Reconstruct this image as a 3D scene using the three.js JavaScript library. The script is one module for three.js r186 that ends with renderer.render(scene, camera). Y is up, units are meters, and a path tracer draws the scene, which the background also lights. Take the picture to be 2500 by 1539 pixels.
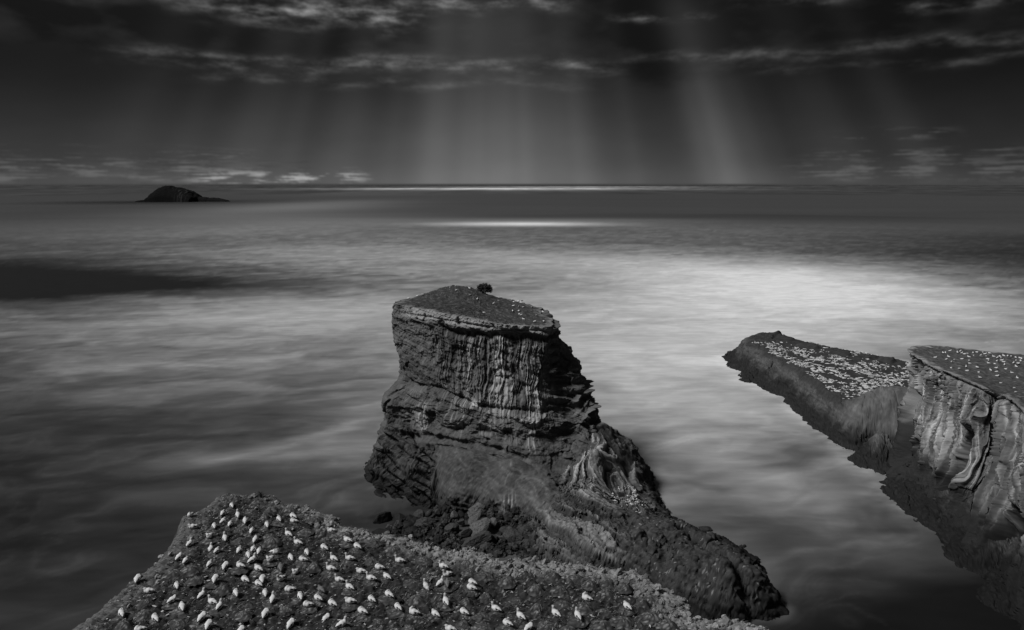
import * as THREE from 'three';
import { mergeGeometries } from 'three/addons/utils/BufferGeometryUtils.js';
import { MarchingCubes } from 'three/addons/objects/MarchingCubes.js';
import { createNoise2D, createNoise3D } from 'simplex-noise';

// ---------------------------------------------------------------- camera, sky, sun, exposure
const scene = new THREE.Scene();
const EYE = 64;                                             // metres above the sea
const camera = new THREE.PerspectiveCamera(46.641, 2500 / 1539, 0.5, 60000);
camera.position.set(0, EYE, 0);
camera.rotation.set(-THREE.MathUtils.degToRad(10.179), 0, 0);
scene.add(camera);

const renderer = new THREE.WebGLRenderer({ antialias: true });
renderer.toneMapping = THREE.LinearToneMapping;
renderer.toneMappingExposure = 1.22;
renderer.shadowMap.enabled = true;

const SUN_AZ = -112, SUN_EL = 50, SUN_POWER = 3.4, SUN_RADIUS = 30;   // azimuth from straight ahead, to the right positive
const rad = THREE.MathUtils.degToRad;
const SUN_DIR = new THREE.Vector3(Math.sin(rad(SUN_AZ)) * Math.cos(rad(SUN_EL)), Math.sin(rad(SUN_EL)), -Math.cos(rad(SUN_AZ)) * Math.cos(rad(SUN_EL)));
const sun = new THREE.DirectionalLight(new THREE.Color(1, 1, 1), SUN_POWER);
sun.name = 'sun';
sun.position.copy(SUN_DIR).multiplyScalar(900).add(new THREE.Vector3(20, 0, -140));
sun.target.position.set(20, 0, -140);
sun.castShadow = true;
sun.shadow.radius = SUN_RADIUS;
sun.shadow.mapSize.set(4096, 4096);
Object.assign(sun.shadow.camera, { left: -260, right: 260, top: 260, bottom: -260, near: 100, far: 2200 });
scene.add(sun, sun.target);

// ---------------------------------------------------------------- random numbers, noise, small maths
function rng(seed) { let a = seed >>> 0; return () => { a = (a + 0x6D2B79F5) | 0; let t = Math.imul(a ^ (a >>> 15), 1 | a); t = (t + Math.imul(t ^ (t >>> 7), 61 | t)) ^ t; return ((t ^ (t >>> 14)) >>> 0) / 4294967296; }; }
const N2 = createNoise2D(rng(11)), N3 = createNoise3D(rng(23));
const clamp = (x, a = 0, b = 1) => Math.min(b, Math.max(a, x));
const mix = (a, b, t) => a + (b - a) * t;
const smooth = (a, b, x) => { const t = clamp((x - a) / (b - a)); return t * t * (3 - 2 * t); };
const gauss = (x, s) => Math.exp(-(x * x) / (s * s));
function fbm2(x, y, o = 4, g = 0.5) { let s = 0, a = 1, n = 0; for (let i = 0; i < o; i++) { s += a * N2(x + i * 17.3, y - i * 9.1); n += a; a *= g; x *= 2.03; y *= 2.03; } return s / n; }
function fbm3(x, y, z, o = 4, g = 0.5) { let s = 0, a = 1, n = 0; for (let i = 0; i < o; i++) { s += a * N3(x + i * 13.7, y + i * 5.3, z - i * 7.9); n += a; a *= g; x *= 2.03; y *= 2.03; z *= 2.03; } return s / n; }
const ridge = (n) => 1 - Math.abs(n);
function hash3(i, j, k) { let h = Math.imul(i, 374761393) ^ Math.imul(j, 668265263) ^ Math.imul(k, 2147483647 ^ 1274126177); h = Math.imul(h ^ (h >>> 13), 1274126177); return ((h ^ (h >>> 16)) >>> 0) / 4294967296; }
// cell noise: [value of the nearest cell, distance to the border between the two nearest]
function cells(x, y, z) {
  const i0 = Math.floor(x), j0 = Math.floor(y), k0 = Math.floor(z); let d1 = 9, d2 = 9, id = 0;
  for (let i = i0 - 1; i <= i0 + 1; i++) for (let j = j0 - 1; j <= j0 + 1; j++) for (let k = k0 - 1; k <= k0 + 1; k++) {
    const dx = i + hash3(i, j, k) - x, dy = j + hash3(i + 57, j, k) - y, dz = k + hash3(i, j + 91, k) - z, d = dx * dx + dy * dy + dz * dz;
    if (d < d1) { d2 = d1; d1 = d; id = hash3(i, j, k + 37); } else if (d < d2) d2 = d;
  }
  return [id, Math.sqrt(d2) - Math.sqrt(d1)];
}
// thin-plate surface y(x, z) through scattered [x, y, z] points
function surfaceThrough(pts, lambda = 0.02) {
  const n = pts.length, m = n + 3, A = Array.from({ length: m }, () => new Float64Array(m + 1));
  const phi = (r2) => (r2 < 1e-9 ? 0 : 0.5 * r2 * Math.log(r2));
  for (let i = 0; i < n; i++) {
    for (let j = 0; j < n; j++) A[i][j] = phi((pts[i][0] - pts[j][0]) ** 2 + (pts[i][2] - pts[j][2]) ** 2) + (i === j ? lambda * 100 : 0);
    A[i][n] = A[n][i] = 1; A[i][n + 1] = A[n + 1][i] = pts[i][0]; A[i][n + 2] = A[n + 2][i] = pts[i][2]; A[i][m] = pts[i][1];
  }
  for (let c = 0; c < m; c++) {
    let p = c; for (let r = c + 1; r < m; r++) if (Math.abs(A[r][c]) > Math.abs(A[p][c])) p = r;
    [A[c], A[p]] = [A[p], A[c]];
    for (let r = 0; r < m; r++) if (r !== c && A[r][c]) { const f = A[r][c] / A[c][c]; for (let k = c; k <= m; k++) A[r][k] -= f * A[c][k]; }
  }
  const w = A.map((row, i) => row[m] / row[i]);
  return (x, z) => { let s = w[n] + w[n + 1] * x + w[n + 2] * z; for (let i = 0; i < n; i++) { const dx = x - pts[i][0], dz = z - pts[i][2]; s += w[i] * phi(dx * dx + dz * dz); } return s; };
}
function polygonDistance(poly, x, z) {                       // positive inside
  let d = 1e18, inside = false;
  for (let i = 0, j = poly.length - 1; i < poly.length; j = i++) {
    const [ax, az] = poly[i], [bx, bz] = poly[j], ex = bx - ax, ez = bz - az, t = clamp(((x - ax) * ex + (z - az) * ez) / (ex * ex + ez * ez));
    d = Math.min(d, (x - ax - t * ex) ** 2 + (z - az - t * ez) ** 2);
    if ((az > z) !== (bz > z) && x < ((bx - ax) * (z - az)) / (bz - az) + ax) inside = !inside;
  }
  return (inside ? 1 : -1) * Math.sqrt(d);
}

// ---------------------------------------------------------------- sky: a computed picture of dark storm cloud with shafts of light
{
  const W = 4096, Hh = 2048, data = new Float32Array(W * Hh * 4);
  const lin = (s) => { s /= 255; return s <= 0.04045 ? s / 12.92 : ((s + 0.055) / 1.055) ** 2.4; };
  // shafts fan out from the break in the cloud above the frame: [foot on the horizon in degrees of azimuth, half width, strength]
  const shafts = [[15.9, 1.7, 0.034], [17.6, 2.8, 0.022], [-1.5, 5.8, 0.050], [-6.3, 1.5, 0.026], [-3.0, 1.3, 0.012], [1.2, 1.5, 0.012], [5.2, 1.6, 0.022], [-9.6, 1.0, 0.006], [-13.2, 1.7, 0.014], [-17.3, 1.0, 0.009], [-20.2, 1.9, 0.015], [-24.8, 1.1, 0.006], [-29, 2.0, 0.006], [24.5, 2.2, 0.012], [29.5, 1.4, 0.010], [9.6, 1.0, 0.008]];
  for (let r = 0; r < Hh; r++) {
    const el = ((r + 0.5) / Hh) * 180 - 90;
    for (let c = 0; c < W; c++) {
      const u = ((c + 0.5) / W - 0.5) * 2 * Math.PI, k = (r * W + c) * 4;     // atan2(z, x)
      let az = (u * 180) / Math.PI + 90; if (az > 180) az -= 360;               // 0 straight ahead, right positive
      let L;
      if (el < -0.6) L = 0.05;
      else if (el > 32) {                                                       // the rest of the overcast, plain
        const x = Math.cos(u) * 3, z = Math.sin(u) * 3, q = el / 12;
        L = mix(0.014, 0.045, smooth(30, 60, el)) * (1 + 0.35 * fbm3(x, q, z, 3));
      } else {
        const wrap = (f) => N3(Math.cos(u) * f, el * f * 0.06, Math.sin(u) * f);
        const a = az, n1 = fbm3(Math.cos(u) * 7, el * 0.30, Math.sin(u) * 7, 5), n2 = fbm3(Math.cos(u) * 13 + 7 + 0.1 * n1, el * 0.95, Math.sin(u) * 13, 7, 0.62);
        // air below the cloud deck
        const side = mix(0.58, 1, gauss(a + 4, 20)) * mix(1, 0.72, smooth(6, 22, a) * (1 - smooth(22, 60, a) * 0.4));
        L = mix(lin(68), lin(34), smooth(0, 8.2, el)) * side * (1 + 0.10 * n1);
        L += 0.018 * gauss(el, 1.2);
        const foot = -1 + (a + 1) * 54 / (54 - Math.min(el, 45));
        let sh = 0; for (const [p, w, s] of shafts) sh += s * gauss(foot - p, w);
        L += sh * mix(1.05, 0.42, smooth(0, 10.5, el)) * (1 - smooth(13, 26, el)) * (1 + 0.12 * N2(foot * 0.5, 3));
        // the deck, its torn lower edge and brighter fringes
        const edge = 8.9 + 0.8 * n1 + 0.5 * N2(a * 0.09, 4.4) - 0.8 * gauss(a - 14, 14), deck = smooth(edge - 1.1, edge + 0.9, el + 0.5 * n2);
        const dark = lin(13) + lin(24) * smooth(10, 26, Math.abs(a + 24)) * 0.2 + 0.012 * Math.max(0, n1) + 0.4 * sh * (1 - smooth(11, 15, el));
        L = mix(L, dark * mix(1.7, 0.85, smooth(-14, 10, a)), deck * 0.88);
        const wisps = Math.max(0, 0.5 + 0.9 * n2 + 0.35 * n1);
        const band = (at, wide, from, to, soft, k2, sharp = 2) => k2 * gauss(el - at - 0.35 * N2(a * 0.12, at), wide) * smooth(from - soft, from + soft, a) * (1 - smooth(to - soft, to + soft, a)) * wisps ** sharp;
        L += band(8.5, 0.50, -26, 7, 4, 0.10) + band(7.4, 0.35, -22, 4, 4, 0.045) + band(8.9, 0.4, 10, 38, 5, 0.05) + band(8.0, 0.3, 16, 40, 5, 0.035);
        L += band(12.1, 0.9, -21, -7, 3, 0.22, 2.4) + band(12.6, 0.7, -40, -22, 4, 0.12) + band(12.9, 0.5, -6, 4, 2, 0.12, 3) + band(12.7, 0.5, 17, 24, 2, 0.16, 2.6) + band(11.4, 0.4, 27, 36, 2, 0.10, 3) + band(11.6, 0.3, 8, 14, 1.5, 0.08, 3);
        const low = (at, wide, from, to, soft, k2) => { const t = fbm3(Math.cos(u) * 13 + 3, el * 3.4 + at, Math.sin(u) * 13, 6, 0.62) + 0.35 * N2(a * 0.22 + at, el * 0.5 + 2) - 0.06; return k2 * gauss(el - at, wide) * smooth(from - soft, from + soft, a) * (1 - smooth(to - soft, to + soft, a)) * smooth(-0.12, 0.55, t); };
        L += low(0.45, 0.45, -23, -11.5, 1.5, 0.26) + low(1.0, 0.7, -36, -20, 3, 0.06) + low(1.9, 0.5, -34, -18, 4, 0.035) + low(0.35, 0.3, -40, -24, 3, 0.05);
        L += low(0.9, 0.8, 21, 40, 2.5, 0.045) + low(2.0, 0.35, 23, 40, 3, 0.05) + low(3.3, 0.35, 24, 30, 1.5, 0.05);
        L -= 0.35 * L * low(1.4, 0.6, -36, -14, 3, 1) * 0.6;
        const out = smooth(40, 75, Math.abs(a));                                // the same weather goes on round the horizon
        const plain = mix(mix(0.070, 0.034, smooth(0, 8, el)), 0.011, smooth(7.5, 10.5, el + 0.8 * n1 + 0.5 * n2)) * (1 + 0.35 * n1);
        L = mix(L, plain, out);
        L = mix(L, 0.014 * (1 + 0.35 * n1), smooth(18, 32, el));
      }
      L = Math.max(0.002, L);
      data[k] = data[k + 1] = data[k + 2] = L; data[k + 3] = 1;
    }
  }
  const sky = new THREE.DataTexture(data, W, Hh, THREE.RGBAFormat, THREE.FloatType);
  sky.mapping = THREE.EquirectangularReflectionMapping; sky.magFilter = sky.minFilter = THREE.LinearFilter; sky.needsUpdate = true;
  scene.background = sky; scene.environment = sky;
}

// ---------------------------------------------------------------- helpers for things
const taken = new Map();
function numbered(name) { const n = taken.get(name) ?? 0; taken.set(name, n + 1); return n ? `${name}_${String(n).padStart(3, '0')}` : name; }
function tag(o, label, category, group, kind) { o.userData = { label, category }; if (group) o.userData.group = group; if (kind) o.userData.kind = kind; return o; }
function part(name, geometry, material, parent) { const m = new THREE.Mesh(geometry, material); m.name = name; m.castShadow = m.receiveShadow = true; parent.add(m); return m; }
const grey = (v) => new THREE.Color().setRGB(v, v, v);
function gridGeometry(nu, nv, at, { closedU = false } = {}) {   // at(i, j) -> [x, y, z, tone]
  const pos = new Float32Array(nu * nv * 3), col = new Float32Array(nu * nv * 3), idx = [];
  for (let j = 0; j < nv; j++) for (let i = 0; i < nu; i++) { const p = at(i, j), k = (j * nu + i) * 3; pos[k] = p[0]; pos[k + 1] = p[1]; pos[k + 2] = p[2]; col[k] = col[k + 1] = col[k + 2] = p[3]; }
  const quads = (closedU ? nu : nu - 1) * (nv - 1), index = new Uint32Array(quads * 6); let q = 0;
  for (let j = 0; j < nv - 1; j++) for (let i = 0; i < (closedU ? nu : nu - 1); i++) {
    const a = j * nu + i, b = j * nu + ((i + 1) % nu), c = a + nu, d = b + nu;
    index[q++] = a; index[q++] = b; index[q++] = d; index[q++] = a; index[q++] = d; index[q++] = c;
  }
  const g = new THREE.BufferGeometry();
  g.setAttribute('position', new THREE.BufferAttribute(pos, 3)); g.setAttribute('color', new THREE.BufferAttribute(col, 3)); g.setIndex(new THREE.BufferAttribute(index, 1));
  return g;
}
function grainTexture(seed, n, f, contrast, stretch = 1) {      // tileable grain round 1
  const r = rng(seed), N4 = createNoise3D(r), d = new Uint8Array(n * n * 4);
  for (let j = 0; j < n; j++) for (let i = 0; i < n; i++) {
    let s = 0, a = 1, t = 0;
    for (let o = 0; o < 5; o++) {
      const F = f * 2 ** o, x = i / n, y = j / n, w = (p, q) => N4(p * F, q * F * stretch, o * 9);
      const bx = smooth(0.8, 1, x), by = smooth(0.8, 1, y);
      s += a * mix(mix(w(x, y), w(x - 1, y), bx), mix(w(x, y - 1), w(x - 1, y - 1), bx), by); t += a; a *= 0.62;
    }
    const v = clamp(0.78 * (1 + contrast * (s / t) * 1.6)) * 255, k = (j * n + i) * 4;
    d[k] = d[k + 1] = d[k + 2] = v; d[k + 3] = 255;
  }
  const tex = new THREE.DataTexture(d, n, n, THREE.RGBAFormat); tex.wrapS = tex.wrapT = THREE.RepeatWrapping; tex.magFilter = THREE.LinearFilter; tex.minFilter = THREE.LinearMipmapLinearFilter; tex.needsUpdate = true;
  return tex;
}
// wears a surface in depth: dress(point, normal, tone) -> [push along the normal, new tone]
function weather(g, dress) {
  g.computeVertexNormals(); const p = g.attributes.position, n = g.attributes.normal, c = g.attributes.color;
  for (let i = 0; i < p.count; i++) {
    const [d, t] = dress([p.getX(i), p.getY(i), p.getZ(i)], [n.getX(i), n.getY(i), n.getZ(i)], c.getX(i));
    p.setXYZ(i, p.getX(i) + n.getX(i) * d, p.getY(i) + n.getY(i) * d, p.getZ(i) + n.getZ(i) * d); c.setXYZ(i, t, t, t);
  }
  g.computeVertexNormals(); return g;
}
const rockMaterial = new THREE.MeshPhysicalMaterial({ vertexColors: true, roughness: 0.95, metalness: 0, specularIntensity: 0.25 });
const wetMaterial = new THREE.MeshPhysicalMaterial({ vertexColors: true, roughness: 0.8, metalness: 0, specularIntensity: 0.35 });
// ---------------------------------------------------------------- the lie of the rocks at the waterline, as points [x, height, z]
const APRON = [[-29.6, 0, -150.3], [-29.5, 5, -150.7], [-28.2, 8.5, -150.3], [-21.1, 9, -143.4], [-21.3, 4.5, -143.5], [-21.3, 1, -143.3], [-27, 1.2, -147], [-25.5, 0.6, -143.5], [-20, 0.7, -139.5], [-28.3, 0.2, -145.5], [-15.5, 11, -138.2], [-15.5, 7, -137.5], [-15.7, 2.2, -138.5], [-15.6, 0.6, -137.2], [-8.1, 11.5, -136.9], [-8.0, 8.5, -135.9], [-8.0, 4.8, -134.6], [-8.0, 1.8, -133.7], [0.0, 10, -134.3], [0.0, 7, -133.4], [0.0, 4, -131.7], [0.0, 1.6, -129.7], [6.2, 8, -131.1], [6.2, 5.8, -129.5], [6.0, 3.8, -126.0], [6.4, 4, -119.1], [6.3, 2.8, -115.6], [11.5, 7.5, -128.5], [11.1, 5.5, -124.1], [11.9, 4.5, -116.6], [13.0, 3.5, -112.9], [16.9, 4, -111.9], [18.1, 4.2, -120.3], [13.8, 7.5, -128.5], [15.8, 9.5, -133.5], [16.1, 12.5, -136.5], [18.8, 14, -145.6], [21.1, 11.5, -143.9], [20.5, 9, -138.9], [20.2, 6, -135.8], [19.7, 4.5, -132.4], [23.8, 11, -147.5], [25.8, 9.7, -147.1], [28.4, 5, -147.6], [29.7, 1.6, -146.9], [30.4, 0, -147.0], [24.7, 4.8, -138.6], [23.3, 4.2, -130.3], [27.8, 3, -133.0], [25.2, 4.3, -120.1], [30.8, 0.6, -132.7], [23.7, 4.6, -112.2], [29.5, 4.6, -113.6], [34.0, 1, -125.4], [37.8, 1.2, -122.2], [32.5, 5, -107.4], [39.9, 1.4, -115.4], [40.9, 1.4, -111.7], [34.8, 5, -100.2], [39.0, 3, -101.3], [41.7, 0, -104.5], [36.5, 0, -99.5], [32.1, 2.5, -98.9], [28.0, 4, -101.9], [25.2, 3.2, -103.3], [27.6, 0, -99.7], [22.8, 3, -107.2], [19.9, 2, -109.0], [16.8, 1, -110.7], [10.2, 0.5, -111.6], [3.5, 0.5, -117.0], [-3.6, 0.3, -120.3], [-11.1, 0.6, -122.9], [-19.6, 0.3, -130.7], [-14, 0.9, -128], [-27.5, -2.5, -139.1], [-37.5, -5, -162.0], [-39.7, -5, -177.1], [36.9, -5, -159.2], [38.5, -5, -146.3], [42.8, -5, -139.7], [47.2, -5, -130.3], [48.7, -5, -123.4], [48.1, -5, -112.1], [42.2, -5, -105.2], [-23.5, 9.2, -148], [-16, 10.8, -143.2], [-9, 11.2, -140], [-1.5, 10.2, -137], [5, 8, -133.5], [11, 7, -132.5], [14, 9, -138], [-16, 8, -147], [-8, 8, -145], [0, 7, -142], [-8, 5, -160], [6, 3, -152], [-22, 5, -158], [-32, 0, -172], [-2, 0, -192], [24, 2, -170], [-45, -8, -190], [-2, -8, -210], [50, -8, -180], [10, 5, -168], [-20, 5, -178], [45, -8, -160]];
const apronPlain = surfaceThrough(APRON, 0.01);
const SHELF = [[79.9, 0, -269.3], [78.7, 0, -258.4], [78.7, 0, -246.5], [75.7, 0, -232.7], [79.1, 0, -229.2], [79.1, 0, -222.9], [82.6, 0, -212.7], [81.2, 0, -205.7], [80.5, 0, -194.7], [81.0, 0, -183.4], [81.0, 0, -175.1], [84.4, 0, -168.5], [87.7, 0, -165.8], [81.7, 0, -153.2], [77.7, 0, -137.6], [79.1, 0, -127.1], [77.9, 0, -112.5], [75.3, 0, -98.6], [83.5, 6.5, -257.2], [84.7, 7.2, -239.6], [86.3, 7.8, -224.2], [86.5, 8.2, -211.6], [86.1, 9, -195.3], [85.8, 9.5, -184.4], [86.7, 10, -176.6], [92.1, 11, -173.4], [96.3, 13.5, -174.8], [80.0, 4, -253.1], [81.0, 4, -238.2], [83.0, 4.5, -224.6], [83.3, 4.5, -208.1], [83.0, 5, -194.1], [83.7, 5.5, -181.6], [84.5, 5.5, -171.9], [86.7, 7, -164.5], [88.6, 4.5, -160.5], [92, 4, -157], [90.6, 7.5, -266.0], [99.4, 8, -265.1], [105.1, 8, -249.2], [110.6, 8.5, -237.6], [114.1, 9, -225.3], [121.5, 9.5, -222.1], [92.9, 7.7, -230.6], [96.3, 8.2, -208.3], [100.9, 8.6, -197.9], [92.9, 7.6, -249.0], [98.8, 8.8, -189.1], [87.0, 2.2, -158.6], [82.1, 1.8, -145.6], [80.9, 2.2, -135.6], [80.3, 2.2, -127.6], [80.0, 2.5, -122.1], [78.2, 2.5, -113.3], [76.6, 2.5, -105.7], [70, -5, -262], [70, -5, -235], [72, -5, -210], [73, -5, -190], [77, -5, -172], [73, -5, -152], [70, -5, -138], [72, -5, -122], [70, -5, -110], [66, -5, -98], [84, -5, -278], [110, -5, -285], [125, 0, -262], [134, -6, -262], [150, -6, -230], [128, 7, -225], [118, 8, -240], [140, 0, -200], [115, 9, -180], [100, 9, -168], [105, 3, -150], [100, 2, -130], [100, 2, -105], [130, 3, -160], [150, 0, -140]];
const shelfPlain = surfaceThrough(SHELF, 0.01);
// ---------------------------------------------------------------- the sea: one sheet to the horizon, its foam drawn out by the long exposure
// patches of foam, with sunlit water and glitter painted in as pale tone: [x, z, half width, half depth, amount]
const FOAM_AND_SUNLIGHT = [
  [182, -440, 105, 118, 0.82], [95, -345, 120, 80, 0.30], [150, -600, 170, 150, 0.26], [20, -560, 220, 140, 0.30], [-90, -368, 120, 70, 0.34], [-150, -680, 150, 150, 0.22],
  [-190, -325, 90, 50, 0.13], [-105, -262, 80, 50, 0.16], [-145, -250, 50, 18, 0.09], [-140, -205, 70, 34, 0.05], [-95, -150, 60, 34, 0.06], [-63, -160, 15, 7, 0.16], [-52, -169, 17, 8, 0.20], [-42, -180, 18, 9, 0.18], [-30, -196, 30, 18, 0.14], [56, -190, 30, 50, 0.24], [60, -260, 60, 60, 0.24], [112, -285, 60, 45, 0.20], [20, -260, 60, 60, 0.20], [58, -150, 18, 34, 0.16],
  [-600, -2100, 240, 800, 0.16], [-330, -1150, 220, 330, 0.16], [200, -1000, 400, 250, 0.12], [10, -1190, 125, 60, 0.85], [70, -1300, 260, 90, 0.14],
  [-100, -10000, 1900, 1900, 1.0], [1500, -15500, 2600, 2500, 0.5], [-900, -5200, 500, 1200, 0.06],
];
const STILL_AND_SHADE = [[-310, -458, 200, 52, 0.20], [-420, -520, 260, 90, 0.16], [560, -720, 300, 320, 0.07], [-130, -130, 60, 70, 0.12], [66, -104, 30, 20, 0.16], [-20, -139, 13, 7, 0.14]];  // still water, plus shade and the stack's reflection painted in as dark tone
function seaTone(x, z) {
  const D = Math.hypot(x, z), near = 1 - smooth(500, 1500, D);
  const wx = x + 22 * near * fbm2(x / 90, z / 60, 4), wz = z + 14 * near * fbm2(x / 110 + 5, z / 45, 4);
  let d = 0.085;
  if (x > -60 && x < 60 && z > -205 && z < -88) d += 0.08 * smooth(-5, -0.3, apronPlain(x, z)) * smooth(0, 30, x);          // surf thins out away from the rocks
  if (x > 62 && x < 150 && z > -290 && z < -88) d += 0.17 * smooth(-5, -0.3, shelfPlain(x, z)) * (0.6 + 0.7 * fbm2(x / 9, z / 5, 3)) * (1 - smooth(-150, -120, z));
  for (const [cx, cz, rx, rz, a] of FOAM_AND_SUNLIGHT) { const q = ((wx - cx) / rx) ** 2 + ((wz - cz) / rz) ** 2; if (q < 9) d += a * Math.exp(-q); }
  for (const [cx, cz, rx, rz, a] of STILL_AND_SHADE) { const q = ((wx - cx) / rx) ** 2 + ((wz - cz) / rz) ** 2; if (q < 9) d -= a * Math.exp(-q); }
  if (D > 5000) d *= 0.88 + 0.26 * N2(x / 700, z / 5200) + 0.16 * N2(x / 190 + 5, z / 4200);   // broken sun glitter far out, painted into the tone
  // streaks and torn wisps, longest along the swell; each scale fades out where it gets finer than the eye can see
  const foot = D * D * 0.0000115 + 0.02; let w1 = 0, w2 = 0, n1 = 0, n2 = 0;
  for (let o = 0; o < 10; o++) {
    const len = 1.4 * 2 ** o; if (len < foot * 2) continue;
    const shown = smooth(foot * 2, foot * 6, len), long = mix(mix(2.6, 4.0, smooth(300, 900, D)), 2.2, smooth(2, 6, o)), v = shown * mix(0.25 + 0.09 * o, 1, smooth(200, 700, D)) * N2((x + 0.35 * z) / (len * long) + o * 7.7 + 0.4 * N2(x / (len * 5), z / (len * 3) + o), z / len + o * 3.1 + 0.5 * N2(x / (len * 3) + 9, z / (len * 4)));
    if (len > foot * 22) { const q = 1 / (1 + len / (foot * 400)); w1 += v * q; n1 += q; } else { w2 += v; n2 += 1; }
  }
  w1 /= Math.sqrt(n1 || 1); w2 /= Math.sqrt(n2 || 1);
  d *= 1 + mix(0.17, 0.12, smooth(0.25, 0.6, d)) * w1 + 0.045 * w2; d += 0.016 * w1 + 0.004 * w2;
  if (near > 0) {                                               // mist of foam turning in the eddies
    const rx = x * 0.94 - z * 0.34, rz = x * 0.34 + z * 0.94, qx = rx + 26 * fbm2(rx / 70, rz / 40, 3), qz = rz + 15 * fbm2(rx / 60 + 7, rz / 34, 3);
    const mist = fbm2(qx / 58, qz / 22, 4), wisp = ridge(fbm2(qx / 34 + 4, qz / 10, 4)) ** 5;
    d *= 1 + near * mix(0.60, 0.20, smooth(0.2, 0.6, d)) * mist; d += near * (0.026 * Math.max(0, mist) + 0.030 * (wisp - 0.25) * smooth(-0.4, 0.4, mist));
  }
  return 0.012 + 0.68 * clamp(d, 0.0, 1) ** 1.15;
}
{
  const bear = []; for (let i = 0; i <= 660; i++) bear.push(-56 + (112 * i) / 660); for (let i = 1; i < 62; i++) bear.push(56 + (248 * i) / 62);
  const dep = []; for (let j = 0; j <= 470; j++) dep.push(62 * (1 - j / 470) ** 1.25 + 0.1);
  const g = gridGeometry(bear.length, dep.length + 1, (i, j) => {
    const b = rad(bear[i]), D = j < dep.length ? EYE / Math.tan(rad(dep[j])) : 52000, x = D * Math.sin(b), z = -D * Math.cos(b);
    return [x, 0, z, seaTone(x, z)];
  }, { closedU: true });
  const uv = new Float32Array((g.attributes.position.count) * 2);
  for (let k = 0; k < uv.length / 2; k++) { uv[2 * k] = g.attributes.position.getX(k) / 70; uv[2 * k + 1] = g.attributes.position.getZ(k) / 70; }
  g.setAttribute('uv', new THREE.BufferAttribute(uv, 2)); g.computeVertexNormals();
  const grain = grainTexture(71, 1024, 4, 0.13, 4);
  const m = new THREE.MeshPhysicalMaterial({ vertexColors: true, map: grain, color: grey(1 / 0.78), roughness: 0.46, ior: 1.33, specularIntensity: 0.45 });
  tag(part('sea', g, m, scene), 'wide grey sea smoothed by a long exposure, streaked with pale foam and painted sunlit patches up to the horizon', 'sea', null, 'structure');
}

// ---------------------------------------------------------------- lofted cliffs: ribs of points from foot to rim, closed round, with a top of their own
function catmull(p0, p1, p2, p3, t) { const t2 = t * t, t3 = t2 * t; return 0.5 * (2 * p1 + (p2 - p0) * t + (2 * p0 - 5 * p1 + 4 * p2 - p3) * t2 + (3 * p1 - p0 - 3 * p2 + p3) * t3); }
function loft(ribs, columns, rows, rings, centre, top, dress) {
  const K = ribs.length, L = ribs[0].length;
  const S = (u, v) => {
    const k = Math.floor(u), t = u - k, l = Math.min(L - 2, Math.floor(v)), s = v - l, out = [0, 0, 0];
    for (let a = 0; a < 3; a++) {
      const col = [-1, 0, 1, 2].map((o) => { const R = ribs[(k + o + K) % K]; return catmull(R[Math.max(0, l - 1)][a], R[l][a], R[l + 1][a], R[Math.min(L - 1, l + 2)][a], s); });
      out[a] = catmull(...col, t);
    }
    return out;
  };
  const us = []; for (let k = 0; k < K; k++) for (let c = 0; c < columns[k]; c++) us.push(k + c / columns[k]);
  const nu = us.length, base = [], vs = []; for (let j = 0; j < rows; j++) vs.push(((L - 1) * j) / (rows - 1));
  for (let j = 0; j < rows; j++) for (let i = 0; i < nu; i++) base.push(S(us[i], vs[j]));
  // distance along each row, from the first rib
  const arc = new Float32Array(nu); { const j = Math.floor(rows * 0.6); for (let i = 1; i < nu; i++) { const a = base[j * nu + i - 1], b = base[j * nu + i]; arc[i] = arc[i - 1] + Math.hypot(a[0] - b[0], a[2] - b[2]); } }
  const grid = [];
  for (let j = 0; j < rows; j++) for (let i = 0; i < nu; i++) {
    const p = base[j * nu + i], l = base[j * nu + ((i + nu - 1) % nu)], r = base[j * nu + ((i + 1) % nu)], d = base[Math.max(0, j - 1) * nu + i], u = base[Math.min(rows - 1, j + 1) * nu + i];
    const ax = r[0] - l[0], ay = r[1] - l[1], az = r[2] - l[2], bx = u[0] - d[0], by = u[1] - d[1], bz = u[2] - d[2];
    let nx = ay * bz - az * by, ny = az * bx - ax * bz, nz = ax * by - ay * bx; const n = Math.hypot(nx, ny, nz) || 1; nx /= n; ny /= n; nz /= n;
    const [out, tone, up] = dress(us[i], vs[j], arc[i], p, [nx, ny, nz]);
    grid.push([p[0] + nx * out, p[1] + ny * out * 0.4 + (up || 0), p[2] + nz * out, tone]);
  }
  const rim = grid.slice((rows - 1) * nu);
  for (let r = 1; r <= rings; r++) {
    const s = 1 - (r / rings);
    for (let i = 0; i < nu; i++) {
      const x = centre[0] + (rim[i][0] - centre[0]) * s, z = centre[1] + (rim[i][2] - centre[1]) * s, inset = (1 - s) * Math.hypot(rim[i][0] - centre[0], rim[i][2] - centre[1]);
      const [y, tone] = top(x, z, inset, us[i]);
      grid.push([x, mix(rim[i][1], y, smooth(0, 1.6, inset)), z, mix(rim[i][3], tone, smooth(0, 0.5, inset))]);
    }
  }
  const g = gridGeometry(nu, rows + rings, (i, j) => grid[j * nu + i], { closedU: true });
  g.computeVertexNormals();
  return g;
}

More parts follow.
